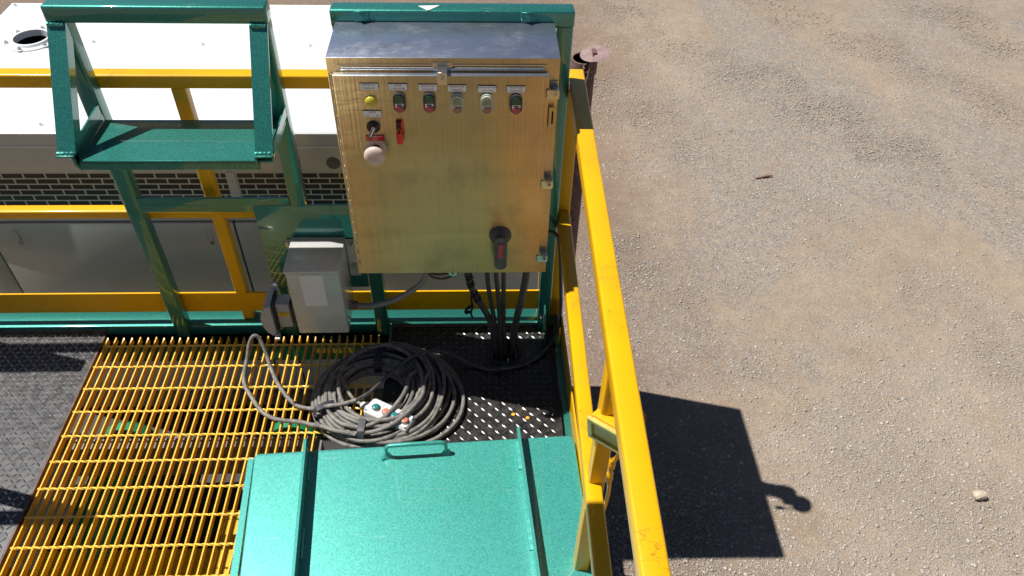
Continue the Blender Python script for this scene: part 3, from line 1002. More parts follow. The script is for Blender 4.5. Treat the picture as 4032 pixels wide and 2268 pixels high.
p.box(EX0 + 0.003, 1.0375, -0.2462, EYF - 0.0002, 0.53, 1.218, 'ss')
part('piano_hinge', p, en, (1.0385, -0.25, 0.87))
def clamp(x, z, horiz):
    q = MB()
    if horiz == 'top':
        q.box(x - 0.026, x + 0.026, -0.2475, EYF - 0.0003, z - 0.006, z + 0.022, 'zinc')
        q.box(x - 0.013, x + 0.013, -0.2810, -0.2478, z + 0.010, z + 0.0135, 'zinc')
        q.box(x - 0.013, x + 0.013, -0.2840, -0.2812, z - 0.022, z + 0.0135, 'zinc', 0.001, 1)
        q.hexbolt((x, -0.284, z - 0.005), (0, -1, 0), 0.0062, 0.006, 'zinc', 'zinc')
        q.box(x - 0.013, x - 0.0105, -0.2811, -0.2478, z - 0.006, z + 0.0097, 'zinc')
        q.box(x + 0.0105, x + 0.013, -0.2811, -0.2478, z - 0.006, z + 0.0097, 'zinc')
    else:
        q.box(x - 0.014, x + 0.010, -0.2470, EYF - 0.0003, z - 0.030, z + 0.026, 'zinc')
        q.box(x - 0.008, x + 0.012, -0.2700, -0.2473, z - 0.012, z + 0.012, 'zinc', 0.002, 2)
        q.box(x - 0.022, x + 0.012, -0.2735, -0.2702, z - 0.014, z + 0.014, 'zinc', 0.001, 1)
        q.hexbolt((x + 0.002, -0.2735, z), (0, -1, 0), 0.0062, 0.006, 'zinc', 'zinc')
    part('door_clamp', q, en, (x, -0.25, z))
clamp(1.327, 1.2255, 'top')
clamp(1.622, 1.170, 'r'); clamp(1.622, 0.875, 'r'); clamp(1.622, 0.585, 'r')
q = MB()
q.box(1.319, 1.345, -0.262, -0.2478, 0.504, 0.520, 'zinc', 0.001, 1)
q.hexbolt((1.332, -0.262, 0.512), (0, -1, 0), 0.0055, 0.005, 'zinc')
part('door_clamp', q, en, (1.33, -0.255, 0.51))
q = MB()
q.box(1.6105, 1.6300, -0.2560, -0.2528, 1.058, 1.122, 'ss', 0.001, 1)
q.box(1.6105, 1.6140, -0.2526, EYF - 0.0002, 1.060, 1.120, 'ss')
q.box(1.6190, 1.6235, -0.2566, -0.2562, 1.070, 1.110, 'dark')
part('hasp', q, en, (1.62, -0.25, 1.09))
for x in (1.100, 1.560):
    q = MB()
    q.box(x - 0.021, x + 0.021, -0.0415, -0.0383, 1.2592, 1.2890, 'green', 0.0012, 1)
    q.hexbolt((x, -0.0415, 1.2765), (0, -1, 0), 0.0078, 0.007, 'green', 'green')
    part('mounting_tab', q, en, (x, -0.04, 1.275))

DF = DYF
def nameplate(x, z, lines, w=0.050, h=0.0205, key='label', ink='ink', size=0.0068):
    q = MB()
    q.box(x - w / 2, x + w / 2, DF - 0.0022, DF - 0.0002, z - h / 2, z + h / 2, 'black')
    q.box(x - w / 2 + 0.0007, x + w / 2 - 0.0007, DF - 0.0027, DF - 0.0023, z - h / 2 + 0.0007, z + h / 2 - 0.0016, key)
    if len(lines) == 2:
        q.text(lines[0], (x, DF - 0.0028, z + 0.0044), size, ink, depth=0.0001)
        q.text(lines[1], (x, DF - 0.0028, z - 0.0048), size, ink, depth=0.0001)
    part('nameplate', q, door, (x, DF, z))
NP = [(1.135, 1.1915, ['POWER ON', 'PHASE OK']), (1.210, 1.1905, ['SHAKER', 'START/STOP']), (1.288, 1.1890, ['DESILTER PUMP', 'START/STOP']),
      (1.364, 1.1870, ['TRANSFER PUMP', 'START/STOP']), (1.443, 1.1855, ['HOP/MUD GUN PUMP', 'START/STOP']), (1.519, 1.1845, ['TRASH PUMP', 'START/STOP'])]
for x, z, l in NP:
    nameplate(x, z, l, size=0.0052 if len(l[0]) > 12 else 0.0062)
nameplate(1.1355, 1.110, ['LIGHTS', 'OFF          ON'], size=0.006)
nameplate(1.136, 1.034, ['EMERGENCY', 'STOP'], w=0.0505, h=0.0185, key='redlabel', ink='inkw', size=0.0062)

def stadium(r, h, n_=12):
    pts = []
    for i in range(n_ + 1):
        a = math.pi * i / n_
        pts.append((r * math.cos(a), h + r * math.sin(a)))
    for i in range(n_ + 1):
        a = math.pi + math.pi * i / n_
        pts.append((r * math.cos(a), -h + r * math.sin(a)))
    return pts
def ss_button(x, z, booted, tint=0):
    q = MB()
    y0 = DF - 0.0002
    if not booted:
        q.prism([(x + a, z + b_) for a, b_ in stadium(0.0165, 0.0125)], 'y', y0 - 0.009, y0, 'skidgrey')
        q.prism([(x + a, z + b_) for a, b_ in stadium(0.0145, 0.0125)], 'y', y0 - 0.0125, y0 - 0.0092, 'black')
        up = [(x + 0.0115 * math.cos(math.pi * i / 10), z + 0.0125 + 0.0115 * math.sin(math.pi * i / 10)) for i in range(11)]
        q.prism(up + [(x - 0.0115, z + 0.001), (x + 0.0115, z + 0.001)], 'y', y0 - 0.0150, y0 - 0.0127, 'btn_green')
        q.box(x - 0.0115, x + 0.0115, y0 - 0.0138, y0 - 0.0127, z - 0.0075, z + 0.0005, 'btn_white')
        q.box(x - 0.006, x + 0.006, y0 - 0.0145, y0 - 0.0139, z - 0.0055, z - 0.0015, 'ink')
        dn = [(x + 0.0115 * math.cos(math.pi + math.pi * i / 10), z - 0.0130 + 0.0115 * math.sin(math.pi + math.pi * i / 10)) for i in range(11)]
        q.prism(dn + [(x + 0.0115, z - 0.008), (x - 0.0115, z - 0.008)], 'y', y0 - 0.0180, y0 - 0.0127, 'btn_red')
    else:
        q.prism([(x + a, z + b_) for a, b_ in stadium(0.0178, 0.0118)], 'y', y0 - 0.010, y0, 'boot', True)
        q.prism([(x + a, z + b_) for a, b_ in stadium(0.0150, 0.0115)], 'y', y0 - 0.017, y0 - 0.0102, 'boot', True)
        up = [(x + 0.012 * math.cos(math.pi * i / 10), z + 0.009 + 0.012 * math.sin(math.pi * i / 10)) for i in range(11)]
        q.prism(up + [(x - 0.012, z + 0.001), (x + 0.012, z + 0.001)], 'y', y0 - 0.0185, y0 - 0.0172, 'bootg')
        dn = [(x + 0.012 * math.cos(math.pi + math.pi * i / 10), z - 0.0120 + 0.011 * math.sin(math.pi + math.pi * i / 10)) for i in range(11)]
        q.prism(dn + [(x + 0.012, z - 0.006), (x - 0.012, z - 0.006)], 'y', y0 - 0.0205, y0 - 0.0172, 'bootr')
    part('start_stop_button', q, door, (x, DF, z))
ss_button(1.211, 1.147, False); ss_button(1.290, 1.147, False)
ss_button(1.364, 1.145, True); ss_button(1.442, 1.144, True)
ss_button(1.5205, 1.143, False)
q = MB().lathe((1.1355, DF, 1.1505), (0, -1, 0), [(0.0165, 0.0), (0.0165, 0.004), (0.0150, 0.005), (0.0150, 0.010), (0.012, 0.014), (0.006, 0.0165), (0.001, 0.017)], 'lens_y', 28)
part('pilot_light', q, door, (1.1355, DF, 1.1505))
q = MB()
q.lathe((1.1345, DF, 1.070), (0, -1, 0), [(0.0185, 0.0), (0.0185, 0.006), (0.015, 0.009), (0.015, 0.012), (0.012, 0.0125), (0.001, 0.0125)], 'black', 28)
Mx = Matrix.Translation((1.1345, DF - 0.0125, 1.070)) @ Matrix.Rotation(R(26), 4, 'Y')
q.box(-0.0055, 0.0055, -0.017, 0.0, -0.022, 0.010, 'blackd', 0.002, 2, M4=Mx)
q.box(-0.0015, 0.0015, -0.0182, -0.0172, -0.016, 0.009, 'inkw', M4=Mx)
part('selector_switch', q, door, (1.1345, DF, 1.070))
q = MB()
q.lathe((1.134, DF, 0.999), (0, -1, 0), [(0.030, 0.0003), (0.030, 0.0012), (0.001, 0.0013)], 'redlabel' if False else 'mush', 32)
q.cyl((1.134, DF - 0.0015, 0.999), (1.134, DF - 0.030, 0.999), 0.013, 'black', 20)
q.lathe((1.134, DF - 0.030, 0.999), (0, -1, 0), [(0.013, 0.0), (0.027, 0.002), (0.0295, 0.006), (0.0295, 0.010), (0.026, 0.016), (0.018, 0.0195), (0.0095, 0.0205), (0.009, 0.0195), (0.001, 0.0198)], 'mush', 36)
part('emergency_stop_button', q, door, (1.134, DF, 0.999))
q = MB()
q.box(1.1975, 1.2125, DF - 0.010, DF - 0.0003, 1.068, 1.090, 'black', 0.002, 1)
q.box(1.1965, 1.1990, DF - 0.014, DF - 0.0003, 1.060, 1.090, 'red')
q.box(1.2105, 1.2130, DF - 0.014, DF - 0.0003, 1.060, 1.090, 'red')
q.box(1.1965, 1.2130, DF - 0.004, DF - 0.0005, 1.0905, 1.0935, 'red')
q.box(1.1960, 1.2125, DF - 0.021, DF - 0.008, 1.024, 1.0595, 'red', 0.0025, 2)
q.box(1.1965, 1.2000, DF - 0.020, DF - 0.010, 1.0600, 1.0700, 'red')
q.box(1.2085, 1.2120, DF - 0.020, DF - 0.010, 1.0600, 1.0700, 'red')
part('guarded_toggle_switch', q, door, (1.205, DF, 1.055))
q = MB()
q.lathe((1.4835, DF, 0.682), (0, -1, 0), [(0.0345, 0.0003), (0.0345, 0.006), (0.031, 0.010), (0.026, 0.022), (0.022, 0.026), (0.001, 0.026)], 'blackd', 36)
q.prism([(1.4840 + a, 0.640 + b_) for a, b_ in stadium(0.0195, 0.046)], 'y', DF - 0.043, DF - 0.0262, 'blackd', False)
q.prism([(1.4840 + a, 0.653 + b_) for a, b_ in stadium(0.0075, 0.022)], 'y', DF - 0.046, DF - 0.0432, 'red2', False)
part('disconnect_handle', q, door, (1.4835, DF, 0.66))
# warning sticker remains / rag of tape under the box
# ================================================================== TRANSFORMER BOX
tb = thing('transformer_box', 'grey painted steel equipment box with overhanging lid and blank white paper sheet on its front', 'electrical box', (0.864, -0.12, 0.17))
p = MB()
p.box(0.776, 0.9525, -0.210, -0.0375, 0.176, 0.470, 'grey', 0.007, 3)
part('body', p, tb, (0.864, -0.12, 0.17))
p = MB()
p.box(0.772, 0.9560, -0.2145, -0.0370, 0.4703, 0.4815, 'grey', 0.004, 2)
part('lid', p, tb, (0.864, -0.12, 0.475))
M['sheetw'] = M['paper']
p = MB()
Mx = Matrix.Translation((0.862, -0.2108, 0.392)) @ Matrix.Rotation(R(0), 4, 'Y')
p.box(0.822, 0.898, -0.2118, -0.2104, 0.318, 0.462, 'paper')
part('paper_sheet', p, tb, (0.86, -0.211, 0.39))
for (a, b_) in ((0.7505, 0.7755), (0.9530, 0.9930)):
    p = MB().box(a, b_, -0.0415, -0.0365, 0.300, 0.470, 'grey', 0.0015, 1)
    f_ = part('mounting_flange', p, tb, (a, -0.04, 0.38))
for x, z in ((0.762, 0.448), (0.762, 0.345), (0.975, 0.448), (0.975, 0.345)):
    p = MB()
    p.cyl((x, -0.0417, z), (x, -0.0432, z), 0.0135, 'redcap', 18)
    p.hexbolt((x, -0.0432, z + 0.004), (0, -1, 0), 0.0085, 0.008, 'zinc', 'zinc')
    part('bolt', p, tb, (x, -0.042, z))

# ---- receptacle with round flip cover
rc = thing('power_receptacle', 'grey plastic power socket with half round flip cover beside the grey equipment box', 'power socket', (0.735, -0.15, 0.16))
p = MB()
p.box(0.700, 0.748, -0.168, -0.115, 0.168, 0.282, 'greyp', 0.003, 2)
p.box(0.7485, 0.7755, -0.160, -0.110, 0.175, 0.275, 'black', 0.003, 1)
p.box(0.690, 0.6995, -0.178, -0.105, 0.160, 0.292, 'black', 0.003, 1)
part('socket_body', p, rc, (0.73, -0.15, 0.22))
p = MB()
prof = [(-0.190 + 0.0 * 0, 0.150)]
arc = []
for i in range(13):
    a = math.pi * (i / 12) - math.pi / 2
    arc.append((0.0, 0.0))
half = [(0.6895, 0.146)] + [(0.6895 - 0.042 * math.cos(R(a_)) , 0.220 + 0.074 * math.sin(R(a_))) for a_ in range(-75, 76, 10)] + [(0.6895, 0.294)]
p.prism(half, 'y', -0.192, -0.100, 'greyp', False)
p.box(0.676, 0.6985, -0.098, -0.074, 0.262, 0.306, 'greyp', 0.004, 2)
part('flip_cover', p, rc, (0.68, -0.15, 0.22))
p = MB()
p.box(0.684, 0.700, -0.200, -0.180, 0.138, 0.158, 'greyp', 0.003, 2)
p.cyl((0.686, -0.205, 0.146), (0.702, -0.205, 0.146), 0.006, 'zinc', 10)
part('cover_latch', p, rc, (0.69, -0.19, 0.15))
p = MB()
p.box(0.704, 0.7455, -0.1692, -0.1684, 0.222, 0.243, 'sticker')
p.text('120 V', (0.7245, -0.1693, 0.2372), 0.0105, 'ink', depth=0.0001)
p.text('Outlet', (0.7245, -0.1693, 0.2272), 0.0085, 'ink', depth=0.0001)
part('voltage_sticker', p, rc, (0.725, -0.169, 0.232))

# ================================================================== CABLES UNDER THE PANEL
p = MB()
p.tube(smooth_path([(0.966, -0.13, 0.240), (1.000, -0.135, 0.241), (1.039, -0.14, 0.246), (1.112, -0.14, 0.272), (1.186, -0.14, 0.324), (1.226, -0.14, 0.372), (1.242, -0.14, 0.43), (1.248, -0.14, 0.5)], 8), 0.0105, 'conduit', 14)
cn = thing('flexible_conduit', 'grey flexible conduit curving from the grey equipment box up to the control panel', 'conduit', (1.1, -0.14, 0.3))
part('hose', p, cn)
p = MB()
p.cyl((0.9535, -0.13, 0.240), (0.965, -0.13, 0.240), 0.019, 'skidgrey', 8, smooth=False)
p.cyl((0.965, -0.13, 0.240), (0.980, -0.13, 0.240), 0.0145, 'rust', 14)
part('cable_gland', p, cn, (0.965, -0.13, 0.24))
CB = [
    ('dark cable wrapped with ragged tape slanting down to the floor hole', 0.0115, [(1.372, -0.14, 0.5), (1.378, -0.14, 0.40), (1.388, -0.14, 0.334), (1.415, -0.14, 0.262), (1.449, -0.14, 0.18), (1.466, -0.14, 0.096), (1.474, -0.15, 0.01), (1.478, -0.15, -0.2)]),
    ('thin dark cable dropping just beside the taped cable', 0.0085, [(1.442, -0.135, 0.5), (1.444, -0.135, 0.40), (1.452, -0.135, 0.30), (1.468, -0.14, 0.18), (1.480, -0.15, 0.05), (1.485, -0.155, -0.2)]),
    ('middle one of the dark cables dropping to the floor hole', 0.0085, [(1.474, -0.145, 0.5), (1.475, -0.145, 0.40), (1.486, -0.145, 0.26), (1.492, -0.15, 0.12), (1.497, -0.158, 0.02), (1.500, -0.16, -0.2)]),
    ('dark cable nearly straight down, next to the thickest cable', 0.0085, [(1.500, -0.14, 0.5), (1.501, -0.14, 0.40), (1.503, -0.14, 0.26), (1.505, -0.145, 0.14), (1.513, -0.15, 0.02), (1.516, -0.15, -0.2)]),
    ('thickest dark cable leaning in from beside the green post', 0.0130, [(1.583, -0.14, 0.5), (1.580, -0.14, 0.40), (1.569, -0.14, 0.29), (1.552, -0.14, 0.17), (1.541, -0.145, 0.04), (1.536, -0.148, -0.2)]),
]
for lab, r_, pts in CB:
    q = MB().tube(smooth_path(pts, 6), r_, 'cableb', 12)
    if 'taped' in lab or 'tape slanting' in lab:
        for k, (x, y, z) in enumerate(((1.381, -0.14, 0.385), (1.386, -0.14, 0.35), (1.400, -0.14, 0.30), (1.410, -0.14, 0.275))):
            q.lathe((x, y, z), (0.25, 0, -1), [(0.0118, -0.012), (0.0148, -0.008), (0.0135, 0.0), (0.0152, 0.007), (0.0118, 0.012)], 'taped', 12)
        q.tube(smooth_path([(1.392, -0.150, 0.325), (1.388, -0.155, 0.285), (1.392, -0.157, 0.255), (1.386, -0.16, 0.225), (1.391, -0.16, 0.20)], 4), 0.004, 'taped', 6)
        q.tube(smooth_path([(1.390, -0.157, 0.26), (1.372, -0.16, 0.245), (1.368, -0.16, 0.225), (1.382, -0.16, 0.232)], 4), 0.006, 'taped', 5)
    o = single('power_cable', q, pts[0], lab, 'cable', 'dark cables dropping from the control panel into the floor hole')
p = MB()
p.tube(smooth_path([(1.232, -0.20, 0.502), (1.250, -0.20, 0.462), (1.285, -0.20, 0.452), (1.325, -0.20, 0.463), (1.350, -0.19, 0.475), (1.366, -0.18, 0.503)], 6), 0.0042, 'cableb', 8)
p.tube(smooth_path([(1.236, -0.205, 0.502), (1.255, -0.205, 0.450), (1.300, -0.205, 0.438), (1.345, -0.20, 0.462), (1.370, -0.19, 0.503)], 6), 0.0038, 'cableb', 8)
single('thin_wire', p, (1.3, -0.2, 0.46), 'thin black wire pair sagging under the control panel door', 'wire')

# ================================================================== CABLE COIL
def ring(cx, cy, rx, ry, z, ph, wob, turns=1.0, n_=84, zr=0.004):
    pts = []
    a1, a2, a3 = (random.uniform(0, 6.28) for _ in range(3))
    for i in range(int(n_ * turns) + 1):
        a = ph + 2 * math.pi * i / n_
        k = 1 + wob * (0.5 * math.sin(2 * a + a1) + 0.35 * math.sin(3 * a + a2))
        pts.append((cx + rx * k * math.cos(a), cy + ry * k * math.sin(a), max(0.0075, z + zr * math.sin(2 * a + a3))))
    return pts
CR = 0.0072
coil = thing('cable_coil', 'dusty grey coiled cable tied with strips of tape lying over the grating', 'cable coil', (1.03, -0.37, 0))
p = MB()
k = 0
for lay, (n_, r0) in enumerate(((7, 0.118), (6, 0.125), (5, 0.130), (3, 0.140))):
    for i in range(n_):
        r = r0 + i * 0.0150 + random.uniform(-0.003, 0.003)
        z = 0.008 + lay * 0.0135
        cx = 1.030 + random.uniform(-0.006, 0.006) + 0.004 * lay
        cy = -0.372 + random.uniform(-0.006, 0.006)
        p.tube(ring(cx, cy, r * 0.98, r * 1.0, z, 0, 0.06), CR, 'cable', 9)
part('main_loops', p, coil)
p = MB()
for i, (cx, rx, ry, z) in enumerate(((1.115, 0.235, 0.222, 0.009), (1.128, 0.238, 0.212, 0.010), (1.100, 0.222, 0.212, 0.024), (1.085, 0.215, 0.205, 0.036), (1.090, 0.195, 0.190, 0.030), (1.110, 0.205, 0.200, 0.018), (1.075, 0.185, 0.180, 0.052), (1.065, 0.170, 0.175, 0.060), (1.060, 0.150, 0.165, 0.066))):
    p.tube(ring(cx, -0.370 + 0.004 * i, rx, ry, z, 0, 0.075, zr=0.008), CR, 'cable', 9)
# a slack turn that crosses the middle of the coil
p.tube(smooth_path([(1.19, -0.29, 0.062), (1.165, -0.325, 0.070), (1.158, -0.38, 0.074), (1.132, -0.44, 0.072), (1.085, -0.505, 0.070), (1.02, -0.535, 0.064), (0.95, -0.52, 0.060)], 8), CR, 'cable', 9)
p.tube(smooth_path([(1.235, -0.30, 0.064), (1.220, -0.35, 0.075), (1.215, -0.41, 0.074), (1.180, -0.47, 0.073), (1.12, -0.53, 0.070), (1.05, -0.555, 0.062), (0.97, -0.55, 0.05)], 8), CR, 'cable', 9)
part('loose_loops', p, coil)
def strap(a, r0, r1, z1, w_, key, name='tape_strap', cx=1.032, cy=-0.372):
    q = MB()
    ca, sa = math.cos(a), math.sin(a)
    prof = [(r0 - 0.010, 0.004), (r0 - 0.010, z1 * 0.6), (r0 + 0.004, z1), ((r0 + r1) / 2, z1 + 0.006), (r1 - 0.004, z1), (r1 + 0.010, z1 * 0.6), (r1 + 0.010, 0.004)]
    vs = []
    for s_ in (-1, 1):
        for r, z in prof:
            vs.append((cx + r * ca - s_ * w_ * sa, cy + r * sa + s_ * w_ * ca, z))
    n_ = len(prof)
    q.add(vs, [(i, i + 1, n_ + i + 1, n_ + i) for i in range(n_ - 1)], key, True)
    vs2 = [(x, y, z + 0.0012) for x, y, z in vs]
    q.add(vs2, [(i, i + 1, n_ + i + 1, n_ + i) for i in range(n_ - 1)], key, True)
    part(name, q, coil)
strap(R(84), 0.125, 0.205, 0.062, 0.014, 'taped')
strap(R(-95), 0.125, 0.190, 0.070, 0.012, 'tape')
strap(R(38), 0.135, 0.20, 0.082, 0.011, 'tape')
strap(R(205), 0.130, 0.20, 0.062, 0.012, 'taped')

# pendant push-button station
pn = thing('pendant_station', 'white pendant push button box with teal and orange buttons lying inside the cable coil', 'control pendant', (1.10, -0.475, 0.03))
Mp = Matrix.Translation((1.105, -0.478, 0.040)) @ Matrix.Rotation(R(-27), 4, 'Z') @ Matrix.Rotation(R(4), 4, 'Y')
p = MB()
p.box(-0.085, 0.085, -0.034, 0.034, -0.030, 0.022, 'pend', 0.006, 3, M4=Mp)
p.box(-0.080, 0.080, -0.030, 0.030, 0.0222, 0.0245, 'pend', 0.001, 1, M4=Mp)
for x in (-0.077, 0.077):
    for y in (-0.027, 0.027):
        c = Mp @ Vector((x, y, 0.0245)); d = Mp.to_3x3() @ Vector((0, 0, 1))
        p.cyl(c, c + d * 0.001, 0.003, 'ink', 8)
part('housing', p, pn)
d = Mp.to_3x3() @ Vector((0, 0, 1))
for i, (x, key) in enumerate(((-0.052, 'teal_btn'), (-0.012, 'orange_btn'), (0.022, 'teal_btn'), (0.062, 'orange_btn'))):
    q = MB()
    c = Mp @ Vector((x, -0.004, 0.0245))
    q.lathe(c, d, [(0.0145, 0.0), (0.0145, 0.005), (0.012, 0.007), (0.0115, 0.006)], 'zinc', 24)
    q.lathe(c, d, [(0.0115, 0.004), (0.0115, 0.009), (0.009, 0.0105), (0.001, 0.0105)], key, 24)
    part('push_button', q, pn, c)
    q = MB().box(x - 0.012, x + 0.018, 0.0125, 0.0245, 0.0247, 0.0262, 'btn_white', 0.0004, 1, M4=Mp)
    part('legend_plate', q, pn)
c0 = Mp @ Vector((-0.085, 0.0, -0.002)); ax = Mp.to_3x3() @ Vector((-1, 0, 0))
q = MB().lathe(c0, ax, [(0.017, 0.0), (0.017, 0.012), (0.013, 0.016), (0.012, 0.026), (0.008, 0.03)], 'pend', 18)
q.tube(smooth_path([c0 + ax * 0.026, c0 + ax * 0.06 + Vector((0, 0.006, 0)), (0.952, -0.375, 0.055), (0.93, -0.34, 0.07), (0.915, -0.30, 0.06)], 6), 0.006, 'cable', 9)
part('cable_gland', q, pn)

# long lead: from the panel side down, over the coil, out in a loop and back
lead = [(1.636, -0.085, 0.530), (1.662, -0.075, 0.532), (1.688, -0.068, 0.50), (1.700, -0.066, 0.44), (1.712, -0.062, 0.30), (1.722, -0.062, 0.16), (1.720, -0.075, 0.07),
        (1.700, -0.110, 0.025), (1.661, -0.161, 0.012), (1.615, -0.205, 0.010), (1.568, -0.228, 0.009), (1.464, -0.246, 0.009), (1.390, -0.225, 0.012), (1.318, -0.205, 0.045),
        (1.260, -0.205, 0.072), (1.205, -0.232, 0.090), (1.148, -0.275, 0.098), (1.074, -0.365, 0.096), (1.035, -0.410, 0.092), (0.992, -0.440, 0.088), (0.945, -0.452, 0.082), (0.895, -0.450, 0.070),
        (0.838, -0.430, 0.030), (0.778, -0.405, 0.012), (0.730, -0.362, 0.010), (0.685, -0.300, 0.012), (0.650, -0.235, 0.025), (0.628, -0.185, 0.060), (0.610, -0.160, 0.098),
        (0.592, -0.160, 0.112), (0.574, -0.175, 0.085), (0.563, -0.205, 0.040), (0.556, -0.250, 0.012), (0.566, -0.300, 0.010), (0.597, -0.350, 0.010), (0.640, -0.410, 0.010),
        (0.675, -0.442, 0.010), (0.721, -0.462, 0.011), (0.790, -0.472, 0.012), (0.835, -0.490, 0.020), (0.875, -0.515, 0.045), (0.93, -0.545, 0.060), (1.00, -0.560, 0.055)]
q = MB().tube(smooth_path(lead[:20], 7), 0.0068, 'hose', 10)  # shaded stretch of the lead, darkened by its colour
ld = thing('loose_lead', 'long loose cable hanging beside the panel, crossing the coil and looping up from the grating', 'cable', (1.2, -0.25, 0))
part('shaded_run', q, ld)
q = MB().tube(smooth_path(lead[19:], 7), 0.0074, 'cable', 10)
part('dusty_run', q, ld)

# ================================================================== HATCH LID
LZ = 0.083
lid = thing('hatch_lid', 'glittering teal green steel hatch lid with two upright ribs and a rod handle', 'hatch lid', (1.2, -0.9, 0.05))
def lerp(a, b_, t): return a + (b_ - a) * t
P = dict(BL=(0.687, -0.6465), BR=(1.728, -0.5915), NL=(0.749, -1.28), NR=(1.757, -1.28))
b = bmesh.new()
def rc_corner(c, pa, pb, r, n_=6):
    c = Vector(c); a = (Vector(pa) - c).normalized(); bb = (Vector(pb) - c).normalized()
    p0 = c + a * r; p1 = c + bb * r
    return [((1 - t) ** 2 * p0 + 2 * t * (1 - t) * c + t * t * p1)[:] for t in [i / n_ for i in range(n_ + 1)]]
poly = rc_corner(P['BL'], P['NL'], P['BR'], 0.018) + rc_corner(P['BR'], P['BL'], P['NR'], 0.030) + [P['NR'], P['NL']]
bv = [b.verts.new((x, y, LZ)) for x, y in poly]
f = b.faces.new(bv)
if f.normal.z < 0:
    f.normal_flip()
b.normal_update()
r_ = bmesh.ops.extrude_face_region(b, geom=[f])
for v in [g_ for g_ in r_['geom'] if isinstance(g_, bmesh.types.BMVert)]:
    v.co.z -= 0.055
bmesh.ops.recalc_face_normals(b, faces=b.faces[:])
te = [e for e in b.edges if all(abs(v.co.z - LZ) < 1e-4 for v in e.verts)]
bmesh.ops.bevel(b, geom=te, offset=0.007, segments=4, profile=0.5, affect='EDGES')
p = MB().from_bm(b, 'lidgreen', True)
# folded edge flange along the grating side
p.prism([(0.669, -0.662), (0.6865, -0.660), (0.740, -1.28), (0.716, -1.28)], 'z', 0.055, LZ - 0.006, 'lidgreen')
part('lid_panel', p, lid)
def rib(x0, y0, x1, y1, zt, name='rib'):
    q = MB()
    w_ = 0.0045
    d_ = Vector((x1 - x0, y1 - y0, 0)).normalized(); nn = Vector((d_.y, -d_.x, 0)) * w_
    prof = [(0.0, 0.002), (0.0, zt * 0.86), (0.004, zt * 0.96), (0.014, zt), (1.0, zt), (1.0, 0.002)]
    L_ = math.hypot(x1 - x0, y1 - y0)
    vs = []
    for s_ in (-1, 1):
        for t, z in prof:
            dd = t if t in (0.0, 1.0) else t / L_
            vs.append((lerp(x0, x1, dd) + s_ * nn.x, lerp(y0, y1, dd) + s_ * nn.y, LZ + z - 0.002))
    n_ = len(prof)
    bb = bmesh.new(); bvv = [bb.verts.new(v) for v in vs]
    bb.faces.new(bvv[:n_]); bb.faces.new(bvv[n_:][::-1])
    for i in range(n_):
        bb.faces.new([bvv[i], bvv[(i + 1) % n_], bvv[n_ + (i + 1) % n_], bvv[n_ + i]])
    bmesh.ops.recalc_face_normals(bb, faces=bb.faces[:])
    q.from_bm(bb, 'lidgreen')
    # stitch welds along both sides
    for t0 in (0.04, 0.45, 0.84):
        for s_ in (-1, 1):
            pts = [(lerp(x0, x1, t0 + k_ * 0.014) + s_ * nn.x * 1.5, lerp(y0, y1, t0 + k_ * 0.014) + s_ * nn.y * 1.5, LZ + 0.001 + 0.0008 * math.sin(k_ * 2.2)) for k_ in range(12)]
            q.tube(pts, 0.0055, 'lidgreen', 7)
    part(name, q, lid, (x0, y0, LZ))
rib(0.856, -0.628, 0.908, -1.265, 0.060)
rib(1.540, -0.593, 1.592, -1.265, 0.060)
q = MB()
hp = [(1.114, -0.664, LZ), (1.114, -0.664, LZ + 0.030), (1.115, -0.664, LZ + 0.044), (1.120, -0.664, LZ + 0.052), (1.130, -0.663, LZ + 0.056), (1.21, -0.658, LZ + 0.057), (1.289, -0.653, LZ + 0.056), (1.299, -0.652, LZ + 0.052), (1.304, -0.652, LZ + 0.044), (1.305, -0.652, LZ + 0.030), (1.305, -0.652, LZ)]
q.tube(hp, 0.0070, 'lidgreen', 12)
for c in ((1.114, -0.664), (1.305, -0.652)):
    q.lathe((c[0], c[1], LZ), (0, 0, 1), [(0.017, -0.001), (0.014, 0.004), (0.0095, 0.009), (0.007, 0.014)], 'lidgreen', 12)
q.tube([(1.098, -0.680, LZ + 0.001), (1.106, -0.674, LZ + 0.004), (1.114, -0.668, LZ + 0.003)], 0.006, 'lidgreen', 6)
part('handle', q, lid, (1.21, -0.66, LZ))

# hopper tank below the lid
hop = MB()
hop.box(0.885, 1.690, -1.26, -0.66, -0.9, 0.0, 'motor')
single('hopper_tank', hop, (1.3, -1.7, -0.9), 'dark green hopper tank under the teal hatch lid', 'tank')

# ================================================================== RAILINGS
def ytube(parent, name, x0, x1, y0, y1, z0, z1, bev=0.006):
    part(name, MB().box(x0, x1, y0, y1, z0, z1, 'yellow', bev, 3), parent, ((x0 + x1) / 2, (y0 + y1) / 2, z0))
rb = thing('guard_rail', 'yellow guard rail with toe board passing behind the green frame', 'guard rail', (0.3, 0.04, 0.012))
ytube(rb, 'top_rail', -1.5, 1.684, 0.0185, 0.0635, 1.016, 1.061)
ytube(rb, 'middle_rail', -1.5, 1.684, 0.0235, 0.0635, 0.512, 0.5455)
part('toe_board', MB().box(-1.5, 1.684, 0.020, 0.028, 0.057, 0.156, 'yellow', 0.001, 1), rb, (0.1, 0.02, 0.057))
ytube(rb, 'post', 0.495, 0.538, 0.0210, 0.0625, 0.012, 1.0165)
ytube(rb, 'post', -1.25, -1.207, 0.0210, 0.0625, 0.012, 1.0165)
ytube(rb, 'post', 1.642, 1.684, 0.0190, 0.0620, 0.012, 1.0165)

